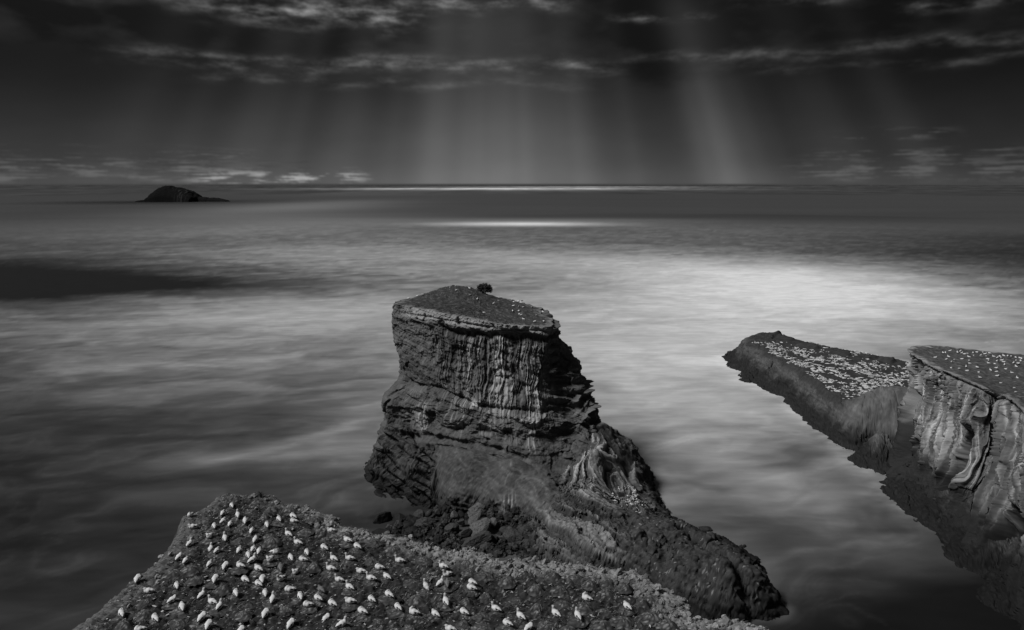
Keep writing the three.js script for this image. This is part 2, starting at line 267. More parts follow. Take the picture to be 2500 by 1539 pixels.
// ---------------------------------------------------------------- the sea stack
const TOWER = [
  [[-29.7, 7.8, -151.0], [-27.6, 9.8, -152.0], [-27.9, 15.5, -153.5], [-27.8, 17.5, -154.0], [-23.3, 22.0, -156.0], [-25.1, 27.1, -157.0], [-26.4, 33.8, -158.0], [-25.6, 38.2, -158.0]],
  [[-23.4, 8.5, -149.5], [-23.5, 10.4, -151.0], [-24.4, 16.1, -151.7], [-23.4, 17.2, -151.0], [-21.0, 21.5, -152.5], [-22.1, 28.0, -154.0], [-23.0, 33.9, -155.0], [-22.0, 37.9, -155.0]],
  [[-16.2, 10.0, -145.0], [-16.8, 12.0, -146.5], [-17.2, 16.0, -147.7], [-17.0, 17.7, -147.5], [-15.5, 21.4, -148.5], [-15.9, 28.6, -150.0], [-16.8, 34.0, -150.6], [-16.3, 37.7, -151.0]],
  [[-9.2, 10.4, -141.5], [-9.7, 12.0, -143.0], [-10.1, 15.4, -144.2], [-9.8, 17.3, -144.0], [-9.3, 19.9, -145.0], [-9.3, 27.7, -147.0], [-9.3, 33.3, -147.6], [-9.3, 36.9, -148.0]],
  [[-1.2, 9.3, -138.5], [-2.1, 11.2, -140.5], [-2.7, 14.3, -142.2], [-2.7, 16.2, -142.0], [-2.5, 18.8, -143.0], [-2.1, 27.2, -145.5], [-2.1, 32.9, -146.2], [-2.1, 36.0, -146.5]],
  [[6.4, 7.2, -134.5], [4.5, 9.7, -137.5], [3.8, 13.3, -140.2], [3.9, 15.5, -140.5], [4.0, 18.7, -142.0], [4.2, 26.9, -145.0], [4.6, 32.7, -145.8], [5.0, 35.5, -146.2]],
  [[10.7, 6.2, -133.5], [7.8, 8.9, -138.0], [6.2, 12.7, -140.7], [6.1, 15.1, -141.0], [6.0, 18.5, -142.5], [6.0, 26.7, -145.5], [7.1, 32.1, -146.4], [7.5, 35.3, -147.0]],
  [[13.1, 6.0, -135.8], [12.8, 9.5, -139.8], [11.9, 12.7, -143.1], [11.5, 14.8, -144.0], [10.9, 17.9, -146.0], [9.9, 25.4, -149.0], [9.0, 31.1, -150.0], [8.7, 35.4, -150.5]],
  [[17.8, 10.5, -143.0], [17.0, 13.8, -145.0], [16.6, 16.9, -147.0], [16.4, 18.1, -148.0], [15.1, 20.2, -150.0], [13.5, 25.7, -152.5], [10.2, 30.0, -154.0], [8.5, 35.9, -155.0]],
  [[18.5, 7.5, -166.0], [17.4, 10.5, -166.0], [15.9, 14.6, -166.0], [15.2, 16.3, -166.0], [13.9, 19.5, -166.0], [11.4, 25.4, -166.0], [7.6, 32.2, -166.0], [4.5, 36.9, -165.0]],
  [[-3.1, 8.4, -176.0], [-4.1, 11.6, -176.0], [-5.1, 15.8, -176.0], [-5.2, 17.4, -175.6], [-5.5, 20.2, -175.0], [-6.0, 26.4, -175.0], [-6.1, 32.2, -174.0], [-6.4, 37.3, -173.0]],
  [[-21.5, 8.4, -176.0], [-21.0, 11.6, -176.0], [-20.4, 15.8, -176.0], [-20.0, 17.6, -176.0], [-19.2, 21.0, -176.0], [-18.6, 27.2, -176.0], [-17.9, 33.0, -175.0], [-16.2, 38.3, -174.0]],
  [[-29.1, 8.5, -166.0], [-28.5, 11.5, -166.0], [-27.6, 15.3, -167.0], [-26.9, 17.4, -167.0], [-25.5, 21.2, -167.0], [-25.4, 27.2, -167.0], [-25.2, 33.0, -167.0], [-23.2, 38.1, -167.0]],
];
for (const R of TOWER) { const [x, y, z] = R[0], dx = -7 - x, dz = -158 - z, n = Math.hypot(dx, dz); R.unshift([x + (dx / n) * 5, y - 3.2, z + (dz / n) * 5]); }   // the foot recedes under the wall
const stackTopPlain = surfaceThrough([...TOWER.map((r) => r[8]), [-14, 40.6, -169], [-9, 40.0, -168], [-4, 37.2, -160], [-14, 38.4, -160]], 0.002);
const stackTop = (x, z) => stackTopPlain(x, z) + 0.34 * fbm2(x * 0.35, z * 0.35, 4) + 0.16 * fbm2(x * 1.6, z * 1.6, 3);
function rockBase(p, f = 1) { return 0.36 * f * fbm3(p[0] * 0.33, p[1] * 0.33, p[2] * 0.33, 4) + 0.15 * f * fbm3(p[0] * 1.3 + 9, p[1] * 1.3, p[2] * 1.3, 4, 0.6); }
function dressTower(u, v0, s, p, n) {
  const w0 = v0 - 1, v = w0 < 2 ? w0 : w0 < 3 ? 2 + (w0 - 2) * 0.35 : w0 < 4 ? 2.35 + (w0 - 3) * 0.65 : w0 - 1;   // level 2.35 is an extra one
  const [x, y, z] = p, front = smooth(0.4, 1.4, u) * (1 - smooth(6.0, 6.7, u)), right = smooth(6.1, 7, u) * (1 - smooth(10, 11, u));
  const q = y + 0.30 * x;                                                     // across the beds, which dip to the right
  let out = rockBase(p, 0.9), tone = 0.10 + 0.045 * fbm3(x * 0.25, y * 0.25, z * 0.25, 4) + 0.035 * fbm3(x * 1.1, y * 1.1, z * 1.1, 3);
  // joint blocks
  const [id, edge] = cells(x * 0.17 + 0.35 * N3(x * 0.3, y * 0.3, z * 0.3), q * 0.30 + 0.3 * N3(x * 0.25, y * 0.25, z * 0.25 + 9), z * 0.17), crack = 1 - smooth(0.0, 0.07, edge);
  const massive = front * (1 - smooth(2.5, 3.0, v)), blocky = mix(0.8, 1.2, right) * mix(1, 0.55, massive) * mix(1, 0.45, smooth(3.0, 3.6, v) * (1 - smooth(4.9, 5.3, v)) * front);
  out += (id - 0.5) * 1.3 * blocky - 0.10 * crack * blocky;
  const [id2, edge2] = cells(x * 0.62, q * 0.85, z * 0.62); out += ((id2 - 0.5) * 0.26 - 0.10 * (1 - smooth(0, 0.1, edge2))) * blocky;
  // hard and soft beds
  const bed = 0.8 * fbm2(q * 0.45 + 0.5 * N2(s * 0.05, y * 0.1), 2.2 + 0.03 * s, 3) + 0.3 * fbm2(q * 1.7, 8.8 + 0.08 * s, 2), bedSaw = (() => { const t = q * 0.42 + 0.35 * N2(s * 0.06, q * 0.1), f = t - Math.floor(t); return f < 0.8 ? f / 0.8 : (1 - f) / 0.2; })();
  out += bed * mix(0.22, 0.55, right) * mix(1, 0.7, massive) + (bedSaw - 0.5) * mix(0.12, 1.5, right) * mix(1, 0.3, massive) * (0.6 + 0.6 * N2(s * 0.1, Math.floor(q * 0.42) * 3.1));
  tone *= 1 + 0.22 * bed;
  // flutes that hang below the cap
  const fl = smooth(2.5, 3.3, v + 0.22 * N2(s * 0.35, 1)) * (1 - smooth(4.95, 5.25, v + 0.10 * N2(s * 0.5, 5))) * smooth(1.3, 2.4, u) * (1 - smooth(6.0, 6.5, u));
  const wav = s + 0.45 * N2(s * 0.22, y * 0.13) + 0.20 * N2(s * 0.7 + 5, y * 0.3), fine = ridge(N2(wav * 0.85, y * 0.035)), fine2 = ridge(N2(wav * 2.1 + 40, y * 0.06));
  out += fl * ((0.42 + 0.30 * N2(s * 0.18, 4)) * (fine ** 2 - 0.4) + 0.15 * (fine2 ** 2 - 0.4) + 0.7 * fbm3(x * 0.22, y * 0.16, z * 0.22 + 5, 3));
  // the cap overhangs, its underside cut back
  const cap = smooth(5.15, 5.35, v + 0.12 * N2(s * 0.3, 9)), lip = gauss(v - 5.62, 0.14), under = gauss(v - 5.08 + 0.10 * N2(s * 0.25, 3), 0.16);
  out += front * (0.55 * cap - 0.75 * under * smooth(1.8, 2.6, u) - 0.35 * gauss(v - 5.55, 0.07));
  // hollows and bulges of the lower block
  const low = front * (1 - smooth(2.4, 2.9, v)); out += low * (1.1 * fbm3(x * 0.13 + 4, y * 0.22, z * 0.13, 3) - 0.45 * smooth(0.6, 0.97, ridge(fbm3(x * 0.10, q * 0.20, z * 0.10 + 3, 2))));
  // the long ledge between the upper wall and the block below, and the notch over the apron
  out += 0.9 * gauss(v - 2.82 - 0.05 * N2(s * 0.4, 7), 0.10) * (0.5 + 0.5 * N2(s * 0.25, 2)) * front - 0.8 * gauss(v - 3.02, 0.07) * front * (1 - smooth(4.6, 5.4, u));
  out -= 0.9 * gauss(v - 0.85, 0.22) * front;
  // a bracket of rock half way down the wall, crusted white
  const bracket = gauss(u - 3.28, 0.17) * gauss(v - 3.02, 0.10); out += 1.3 * bracket;
  const crust = gauss(u - 5.05, 0.55) * gauss(v - 2.72, 0.16); out += 0.9 * crust * (0.6 + 0.5 * N2(s, y));
  // jagged ledges on the right-hand skyline
  const spur = (at, k, w) => { const e = v - at; return k * (e > 0 ? Math.exp(-((e / (0.35 * w)) ** 2)) : Math.exp(-((e / w) ** 2))); };
  out += smooth(6.9, 7.7, u) * (1 - smooth(8.5, 9.2, u)) * (spur(5.02, 0.9, 0.10) + spur(4.36, 1.5, 0.13) + spur(3.92, 0.9, 0.12) + spur(3.10, 2.2, 0.13) + spur(2.2, 1.4, 0.2) + spur(2.65, 0.7, 0.1)) * (0.7 + 0.5 * N2(s * 0.4, v * 3));
  // droppings: pale streaks run down the wall below the ledges
  const st = N2(wav * 0.42 + 8, y * 0.022) * 0.45 + N2(wav * 1.25 + 3, y * 0.030) * 0.55 + N2(wav * 3.1 + 11, y * 0.05) * 0.30 + N2(wav * 7 + 1, y * 0.11) * 0.12;
  const zone = fl * mix(0.30, 1.1, gauss(u - 4.7, 1.3)) * (0.75 + 0.5 * N2(wav * 0.33, y * 0.02 + 6)) + 0.8 * gauss(u - 1.72, 0.16) * smooth(0.9, 1.3, v) * (1 - smooth(2.3, 2.8, v)) + 0.55 * gauss(u - 5.0, 0.5) * smooth(1.2, 1.7, v) * (1 - smooth(2.7, 3.0, v)) + 0.55 * smooth(1.0, 2.0, v) * (1 - smooth(2.8, 3.2, v)) * gauss(u - 2.8, 1.6) * smooth(-0.2, 0.5, N2(wav * 0.5 + 20, 2));
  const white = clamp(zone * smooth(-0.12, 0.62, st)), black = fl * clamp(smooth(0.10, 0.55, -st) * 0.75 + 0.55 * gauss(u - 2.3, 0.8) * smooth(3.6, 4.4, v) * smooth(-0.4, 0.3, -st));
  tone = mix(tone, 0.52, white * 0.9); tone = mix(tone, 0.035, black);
  tone = mix(tone, 0.55, clamp(bracket * 1.3 + crust * 0.9) * smooth(-0.35, 0.3, fbm3(x * 1.4, y * 1.4, z * 1.4, 3)));
  tone = mix(tone, 0.27 + 0.10 * fbm3(x * 1.5, y * 3, z * 1.5, 3), front * smooth(5.25, 5.5, v) * 0.8);
  tone *= mix(1, 0.75, (1 - smooth(19, 21, q + 1.2 * N2(s * 0.12, 6))) * (1 - 0.8 * white));                  // shade on the lower block, painted in as a darker tone
  out -= 1.1 * gauss(v - 2.95, 0.16) * (1 - smooth(0.8, 1.6, u)) + 0.35 * smooth(5.9, 6.6, u) * cap * front;
  return [out, Math.max(0.012, tone)];
}
const swirl = (x, z) => { const w = apronPlain(x, z), up = smooth(-128, -132, z); return w * mix(1.2, 1, up) + x * mix(0.60, 0.80, up) + z * mix(-0.40, 0.56, up) + 1.5 * fbm2(x * 0.07 + 2, z * 0.07, 2) + 0.30 * fbm2(x * 0.35, z * 0.35, 3); };
const GROOVE = [[30.1, -122.5], [31.0, -119.7], [31.6, -115.0], [32.4, -110.6], [33.5, -106.0], [34.6, -101.4], [35.9, -97.9]];
function grooveDistance(x, z) { let d = 1e9; for (let i = 1; i < GROOVE.length; i++) { const [ax, az] = GROOVE[i - 1], [bx, bz] = GROOVE[i], ex = bx - ax, ez = bz - az, t = clamp(((x - ax) * ex + (z - az) * ez) / (ex * ex + ez * ez)); d = Math.min(d, Math.hypot(x - ax - t * ex, z - az - t * ez)); } return d; }
function apronAt(x, z) {                                       // [height, tone]
  const h0 = apronPlain(x, z), wet = 1 - smooth(1.2, 3.6, h0 + 0.9 * fbm2(x * 0.25, z * 0.25, 3));
  const band = smooth(8, 13, x) * (1 - smooth(24.5, 28, x + 0.8 * N2(z * 0.2, 3))) * smooth(-150, -147, z) * (1 - smooth(-128 + 0.5 * N2(x, 2), -124, z));
  const nose = smooth(2, 6, x) * (1 - smooth(17.5, 20.5, x + N2(z * 0.3, 1))) * smooth(-129, -125, z) * (1 - smooth(-113, -110.5, z));
  const dome = smooth(-15.6, -14.2, x + 1.6 * fbm2(z * 0.3, h0 * 0.3, 3)) * (1 - smooth(5, 10, x)) * smooth(3.4, 4.1, h0 + 1.0 * fbm2(x * 0.4, z * 0.4, 3));
  const toe = smooth(18, 23, x + 1.2 * N2(z * 0.2, 8)) * smooth(-131, -126, z);
  const w = swirl(x, z), along = (x - z) * 0.05, n1 = fbm2(w * 0.42, along * 0.7, 3), n2 = fbm2(w * 1.5 + 4, along * 1.2, 3), ledge = smooth(-0.16, 0.10, n1) + 0.35 * smooth(-0.1, 0.2, n2);
  let h = h0, tone = 0.05 + 0.02 * fbm2(x * 0.3, z * 0.3, 4);
  const rough = mix(1, 0.05, dome) * mix(0.55, 1, smooth(-14, 10, x)) * mix(1, 0.35, Math.max(band, nose)) * mix(1, 1.25, toe);
  h += rough * (0.55 * fbm2(x * 0.22, z * 0.22, 3) + toe * 0.34 * (ridge(fbm2(x * 0.45 + 3, z * 0.45, 4)) - 0.7));
  const [id, edge] = cells(x * 0.34, 0.5, z * 0.34); h += (1 - dome) * (1 - band) * ((id - 0.5) * 0.55 - 0.22 * (1 - smooth(0, 0.12, edge))) * smooth(-1, 1, h0);
  h += Math.max(band, 0.8 * nose) * ((ledge - 0.6) * 0.95 + 0.16 * n2);
  // a channel along the toe ridge
  const ch = grooveDistance(x + 0.5 * N2(z * 0.4, 4), z); h -= toe * 2.6 * Math.exp(-((ch / 0.9) ** 2)) - toe * 0.7 * Math.exp(-(((ch - 2.6) / 1.6) ** 2));
  tone = mix(tone, 0.062 + 0.016 * fbm2(x * 0.25, h0 * 0.4, 3) + 0.05 * (ridge(fbm2(x * 0.16 + h0 * 0.12, h0 * 0.22 + 4, 3)) ** 8), dome);
  tone = mix(tone, mix(0.03, 0.36, smooth(-0.45, 0.85, n1 * 0.9 + n2 * 0.9) ** 1.3 * (1 - 0.45 * nose * (1 - band))) * (1 + 0.3 * fbm2(x * 1.5, z * 1.5, 3)), Math.max(band, nose * 0.8));
  tone = mix(tone, 0.042 + 0.022 * fbm2(x * 0.6, z * 0.6, 4), toe * 0.9);
  const speck = N2(x * 3.3, z * 3.3) * 0.6 + N2(x * 7, z * 7) * 0.4;
  const mussel = smooth(-0.2, 0.3, fbm2(x * 0.22 + 8, z * 0.22, 3)) * (1 - dome) * (1 - band) * (1 - nose);
  tone = mix(tone, speck > 0.1 ? 0.075 : 0.016, mussel * 0.75 * (1 - smooth(8, 11, h0)) * (1 - toe));
  tone = mix(tone, speck > 0.52 ? 0.26 : tone, toe * smooth(0.0, 0.4, fbm2(x * 0.2, z * 0.2, 2)));
  tone = mix(tone, 0.011 + 0.012 * Math.max(0, speck), wet * (1 - nose * 0.5));
  tone = mix(tone, 0.30, gauss(x + 0.8 - 0.5 * N2(x * 2, z), 1.1) * gauss(z + 131.6, 0.9) * smooth(0, 0.4, N2(x * 3.2, z * 0.3)));
  return [h, Math.max(0.01, tone)];
}
const stack = new THREE.Group(); stack.name = numbered('sea_stack'); stack.position.set(0, 0, -150); scene.add(stack);
tag(stack, 'tall flat-topped rock stack alone in the sea, its wall streaked pale', 'sea stack');
const shift = (g, dx, dy, dz) => g.translate(dx, dy, dz);
{
  const cols = [70, 80, 84, 84, 84, 46, 44, 60, 44, 30, 24, 24, 34];
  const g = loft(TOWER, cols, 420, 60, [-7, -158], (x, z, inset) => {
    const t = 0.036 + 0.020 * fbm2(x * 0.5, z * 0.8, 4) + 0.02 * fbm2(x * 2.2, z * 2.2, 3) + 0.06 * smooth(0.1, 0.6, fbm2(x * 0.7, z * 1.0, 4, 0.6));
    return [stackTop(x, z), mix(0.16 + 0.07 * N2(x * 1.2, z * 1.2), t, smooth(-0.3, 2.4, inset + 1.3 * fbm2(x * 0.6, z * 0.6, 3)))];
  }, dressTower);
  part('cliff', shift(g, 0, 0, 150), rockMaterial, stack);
  const x0 = -50, x1 = 52, z0 = -200, z1 = -95, nx = 460, nz = 640, zAt = (q) => (q < 0.28 ? mix(z1, -125, q / 0.28) : q < 0.86 ? mix(-125, -153, (q - 0.28) / 0.58) : mix(-153, z0, (q - 0.86) / 0.14));
  const a = gridGeometry(nx, nz, (i, j) => { const x = mix(x0, x1, i / (nx - 1)), z = zAt(j / (nz - 1)), [h, t] = apronAt(x, z); return [x, Math.max(h, -2.5), z, t]; });
  weather(a, ([x, y, z], n, tone) => {
    const smoothPart = smooth(-17, -13.5, x) * (1 - smooth(4, 9, x)) * smooth(3, 4.6, y), band = smooth(9, 13, x) * (1 - smooth(24, 27, x)) * smooth(-150, -147, z) * (1 - smooth(-128, -124, z)), k = 1 - 0.8 * Math.max(0.95 * smoothPart, band);
    const [id, e] = cells(x * 0.5, y * 0.9 + 0.3 * x, z * 0.5), bed = fbm2((y + 0.25 * x) * 1.1, 3 + 0.06 * (x + z), 3);
    const left = 1 - smooth(-18, -13, x), step = smooth(-0.15, 0.12, fbm2((y + 0.30 * x) * 0.62, 9 + 0.05 * (x + z), 3));
    const d = k * (0.42 * fbm3(x * 0.55, y * 0.8, z * 0.55, 6, 0.62) + 0.40 * (id - 0.5) - 0.18 * (1 - smooth(0, 0.09, e)) + 0.28 * bed) + (0.35 + 0.75 * left) * (step - 0.5) * (1 - band) * (1 - 0.92 * smoothPart);
    const sp = N3(x * 2.7, y * 2.7, z * 2.7) * 0.6 + N3(x * 6, y * 6, z * 6) * 0.4;
    const lines = ridge(fbm3(x * 0.5, (y + 0.3 * x) * 1.3, z * 0.5, 3)) ** 10;
    return [y < -1 ? 0 : d - smoothPart * (0.08 * lines + 0.03 * fbm3(x * 2.1, y * 2.1, z * 2.1, 3)), Math.max(0.010, tone * (1 + 0.5 * smoothPart * (sp * 0.3 + lines * 0.8 - 0.1)) * (1 + 0.45 * k * bed + 0.4 * fbm3(x * 0.8 + 5, y * 0.8, z * 0.8, 4)) * (1 + 0.5 * k * sp))];
  });
  part('rock_apron', shift(a, 0, 0, 150), wetMaterial, stack);
}
// ---------------------------------------------------------------- the headland on the right, with its low shelf
const HEADLAND = [
  [[87.2, -2, -164.3], [86.7, 7.2, -157.0], [87.9, 12.6, -158.0], [90.3, 16.8, -160.0], [91.0, 20.9, -160.0], [90.7, 24.5, -160.0], [89.4, 27.7, -160.0]], // left tip
  [[81.1, -2, -150.9], [84.8, 4.0, -147.0], [86.3, 9.6, -147.0], [86.7, 14.4, -147.0], [87.9, 19.5, -148.0], [87.6, 23.9, -148.0], [86.4, 27.2, -148.0]],
  [[77.6, -2, -136.7], [83.8, 2.9, -138.0], [85.5, 8.5, -138.0], [86.5, 14.3, -138.5], [87.2, 19.2, -139.0], [87.1, 23.8, -139.0], [86.5, 27.3, -139.0]],
  [[78.5, -2, -128.7], [81.8, 2.8, -129.0], [84.1, 8.9, -129.0], [85.8, 14.3, -129.5], [86.5, 19.0, -130.0], [86.7, 23.7, -130.0], [86.5, 27.4, -130.0]],
  [[78.2, -2, -122.4], [80.9, 3.2, -123.0], [84.9, 8.1, -124.5], [88.1, 12.7, -126.5], [89.6, 17.3, -128.0], [89.6, 22.5, -128.5], [89.2, 25.6, -129.0]], // notch
  [[78.2, -2, -114.5], [79.0, 3.2, -117.0], [82.2, 8.5, -118.5], [84.6, 13.9, -120.0], [85.2, 19.5, -121.0], [85.8, 24.1, -122.0], [86.4, 27.8, -122.5]],
  [[76.7, -2, -106.3], [78.1, 2.6, -108.0], [81.1, 8.1, -109.5], [83.2, 13.1, -111.0], [83.9, 18.3, -112.0], [84.6, 22.8, -113.0], [85.3, 26.6, -114.0]],
  [[74, -2, -84], [76, 5, -86], [79, 10, -88], [81, 15, -89], [83, 20, -90], [84, 24, -91], [85, 27.5, -92]],                       // beyond the frame from here
  [[100, -2, -60], [100, 6, -62], [100, 11, -63], [101, 16, -64], [101, 21, -65], [102, 25, -66], [102, 28, -67]],
  [[139, -2, -72], [138, 6, -74], [138, 11, -75], [137, 16, -76], [137, 21, -77], [136, 25, -78], [136, 29, -79]],
  [[147, -2, -120], [146, 5, -120], [145, 10, -120], [144, 15, -120], [143, 20, -120], [142, 25, -120], [141, 28.6, -120]],
  [[129, -2, -153], [128, 5, -152], [127, 10, -151], [126, 15, -150], [125, 20, -149], [124, 24, -148], [122, 28.2, -146]],
  [[106, -2, -167], [106, 6, -165], [106, 11, -164], [106, 16, -162], [106, 20, -160], [106, 24, -158], [106, 28.0, -155]],
  [[96, -2, -171], [95, 7, -168], [95, 12, -167], [95.5, 17, -166], [95.5, 21, -165], [95.5, 25, -163.5], [95.5, 28.0, -161.5]],
];
const headTopPlain = surfaceThrough([...HEADLAND.map((r) => r[6]), [105, 28.2, -130], [120, 28.5, -115], [96, 28, -145]], 0.002);
const headTop = (x, z) => headTopPlain(x, z) + 0.36 * fbm2(x * 0.35, z * 0.5, 4) + 0.18 * fbm2(x * 1.1, z * 1.1, 3);
function dressHeadland(u, v0, s, p, n) {
  const v = v0 - 1;
  const [x, y, z] = p, face = u > 12 ? smooth(13.2, 13.8, u) : 1 - smooth(7, 8, u);
  let out = rockBase(p, 0.8), tone = 0.14 + 0.05 * fbm3(x * 0.22, y * 0.3, z * 0.22, 4) + 0.04 * fbm3(x * 1.2, y * 1.2, z * 1.2, 3);
  const wav = s + 0.8 * N2(s * 0.16, y * 0.09) + 0.3 * N2(s * 0.6 + 5, y * 0.2);
  const big = ridge(N2(wav * 0.22, y * 0.02 + 3)), mid = ridge(N2(wav * 0.62 + 30, y * 0.045)), fine = ridge(N2(wav * 1.7 + 60, y * 0.07));
  const flow = smooth(0.2, 1.0, v) * (1 - smooth(4.3, 4.9, v));
  out += face * flow * (2.1 * (big ** 2 - 0.45) + 1.1 * (mid ** 2 - 0.4) + 0.30 * (fine ** 2 - 0.4));
  const [id, edge] = cells(x * 0.2 + 0.3 * N3(x * 0.3, y * 0.3, z * 0.3), y * 0.12, z * 0.2 + 0.3 * N3(x * 0.3, y * 0.3, z * 0.3 + 7)); out += (id - 0.5) * 0.7 - 0.05 * (1 - smooth(0, 0.07, edge));
  // hollows worn into the foot of the wall
  const cave = (cu, cv, wu, wv, d, lean = 0) => { const q = (((u > 10 ? u - 14 : u) - cu - lean * (v - cv)) / wu) ** 2 + ((v - cv) / wv) ** 2; return d * Math.exp(-(q ** 2.6)); };
  const hollow = cave(0.22, 1.5, 0.40, 1.7, 12, -0.08) + cave(2.55, 1.3, 0.25, 1.5, 11, 0.16) + cave(4.45, 0.5, 0.30, 0.9, 6) + cave(5.75, 0.5, 0.28, 1.1, 7, 0.1);
  out -= hollow;
  out += 0.9 * (gauss(u - 1.25, 0.14) * (1 - smooth(1.2, 2.6, v)) + gauss(u - 3.1, 0.14) * (1 - smooth(1.2, 2.4, v)) + gauss(u - 4.95, 0.12) * (1 - smooth(1.4, 2.6, v)));
  // the broken upper wall and the bed below the rim
  const upper = smooth(2.8, 3.6, v) * (1 - smooth(4.7, 5, v)) * gauss(u - 1.3, 0.8); const [i2, e2] = cells(x * 0.7, y * 0.8, z * 0.7);
  out += upper * ((i2 - 0.5) * 0.9 - 0.4 * (1 - smooth(0, 0.12, e2))) - 0.55 * face * gauss(v - 4.72 - 0.05 * N2(s * 0.3, 2), 0.05) + 0.25 * face * smooth(4.75, 4.9, v);
  const st = N2(wav * 0.9 + 3, y * 0.03) * 0.6 + N2(wav * 2.4 + 11, y * 0.05) * 0.4 + N2(wav * 6 + 1, y * 0.10) * 0.2;
  tone = mix(tone, 0.50, face * flow * clamp(smooth(-0.05, 0.70, st)) * 0.85 * (0.55 + 0.45 * smooth(1.0, 2.2, v)));
  tone = mix(tone, 0.04, face * flow * smooth(0.25, 0.65, -st) * 0.6);
  tone = mix(tone, 0.42, face * clamp(gauss(u - 4.25 - 0.25 * (2 - v), 0.10)) * smooth(0.3, 0.9, v) * (1 - smooth(2.6, 3.1, v)) * smooth(-0.4, 0.2, N3(x, y, z)));
  tone = mix(tone, 0.20 + 0.12 * fbm2(s * 0.4, v * 3, 3), face * smooth(4.75, 4.95, v) * 0.6);
  tone = mix(tone, 0.011, (1 - smooth(0.5, 1.5, v + 0.45 * fbm2(s * 0.2, v * 2, 3))) * 0.9);                       // weed up to the splash line
  return [out, Math.max(0.012, tone)];
}
const SEAWARD = [[86, -266], [89, -264], [98, -264.5], [104.5, -249.5], [110.5, -238.5], [114.5, -226.5], [124, -224.5]];
function edgeDistance(x, z) { let d = 1e9; for (let i = 1; i < SEAWARD.length; i++) { const [ax, az] = SEAWARD[i - 1], [bx, bz] = SEAWARD[i], ex = bx - ax, ez = bz - az, t = clamp(((x - ax) * ex + (z - az) * ez) / (ex * ex + ez * ez)); d = Math.min(d, Math.hypot(x - ax - t * ex, z - az - t * ez)); } return d; }
function shelfAt(x, z) {
  const h0 = shelfPlain(x, z), far = smooth(-176, -184, z);
  const flat = smooth(6.2, 7.4, h0) * far;
  const wet = 1 - smooth(2.6, 6.2, h0 + 1.6 * fbm2(x * 0.22, z * 0.22, 3));
  let h = Math.min(h0, mix(h0, 8.6 + 0.02 * (h0 - 8.6), flat)) , tone = 0.045 + 0.02 * fbm2(x * 0.25, z * 0.25, 4);
  const rough = mix(1, 0.50, flat);
  h += rough * (0.7 * fbm2(x * 0.2, z * 0.2, 4) + 0.4 * (ridge(fbm2(x * 0.4 + 3, z * 0.4, 4)) - 0.7) + 0.18 * flat * fbm2(x * 1.5, z * 1.5, 3));
  const [id, edge] = cells(x * 0.22, 3.5, z * 0.22); h += rough * ((id - 0.5) * 0.7 - 0.3 * (1 - smooth(0, 0.1, edge))) * smooth(-1, 1, h0);
  // a low broken wall of blocks along the seaward edge
  const wall = Math.exp(-((edgeDistance(x, z) / 3.2) ** 2)); h += wall * (0.2 + 1.0 * smooth(0.35, 0.75, id)) + 1.3 * Math.exp(-(((x - 98.5) / 1.6) ** 2) - ((z + 263) / 2) ** 2);
  const smoothSlope = smooth(-184, -178, z) * (1 - smooth(-168, -160, z)) * smooth(3.2, 5.5, h0);
  tone = mix(tone, 0.075 + 0.02 * fbm2(x * 0.3, z * 0.3, 3) + 0.05 * smooth(0.2, 0.6, fbm2(x * 0.15, z * 0.15, 3)), smoothSlope);
  tone = mix(tone, 0.022 + 0.015 * Math.max(0, fbm2(x * 0.7, z * 0.7, 3)), flat * 0.8);
  tone = mix(tone, 0.06 + 0.02 * fbm2(x * 0.3, z * 0.3, 3), far * smooth(3.5, 5.5, h0) * (1 - flat) * 0.7);
  const speck = N2(x * 2.6, z * 2.6) * 0.6 + N2(x * 6, z * 6) * 0.4;
  tone = mix(tone, 0.14, smooth(0.35, 0.6, speck) * (1 - flat) * (1 - smoothSlope) * smooth(0, 0.4, fbm2(x * 0.2 + 4, z * 0.2, 2)) * smooth(2, 4, h0) * 0.6);
  tone = mix(tone, 0.010 + 0.010 * Math.max(0, speck), wet);
  
  return [h, Math.max(0.01, tone)];
}
const headland = new THREE.Group(); headland.name = numbered('headland'); headland.position.set(90, 0, -150); scene.add(headland);
tag(headland, 'fluted rock headland at the right edge with hollows in its wall', 'headland');
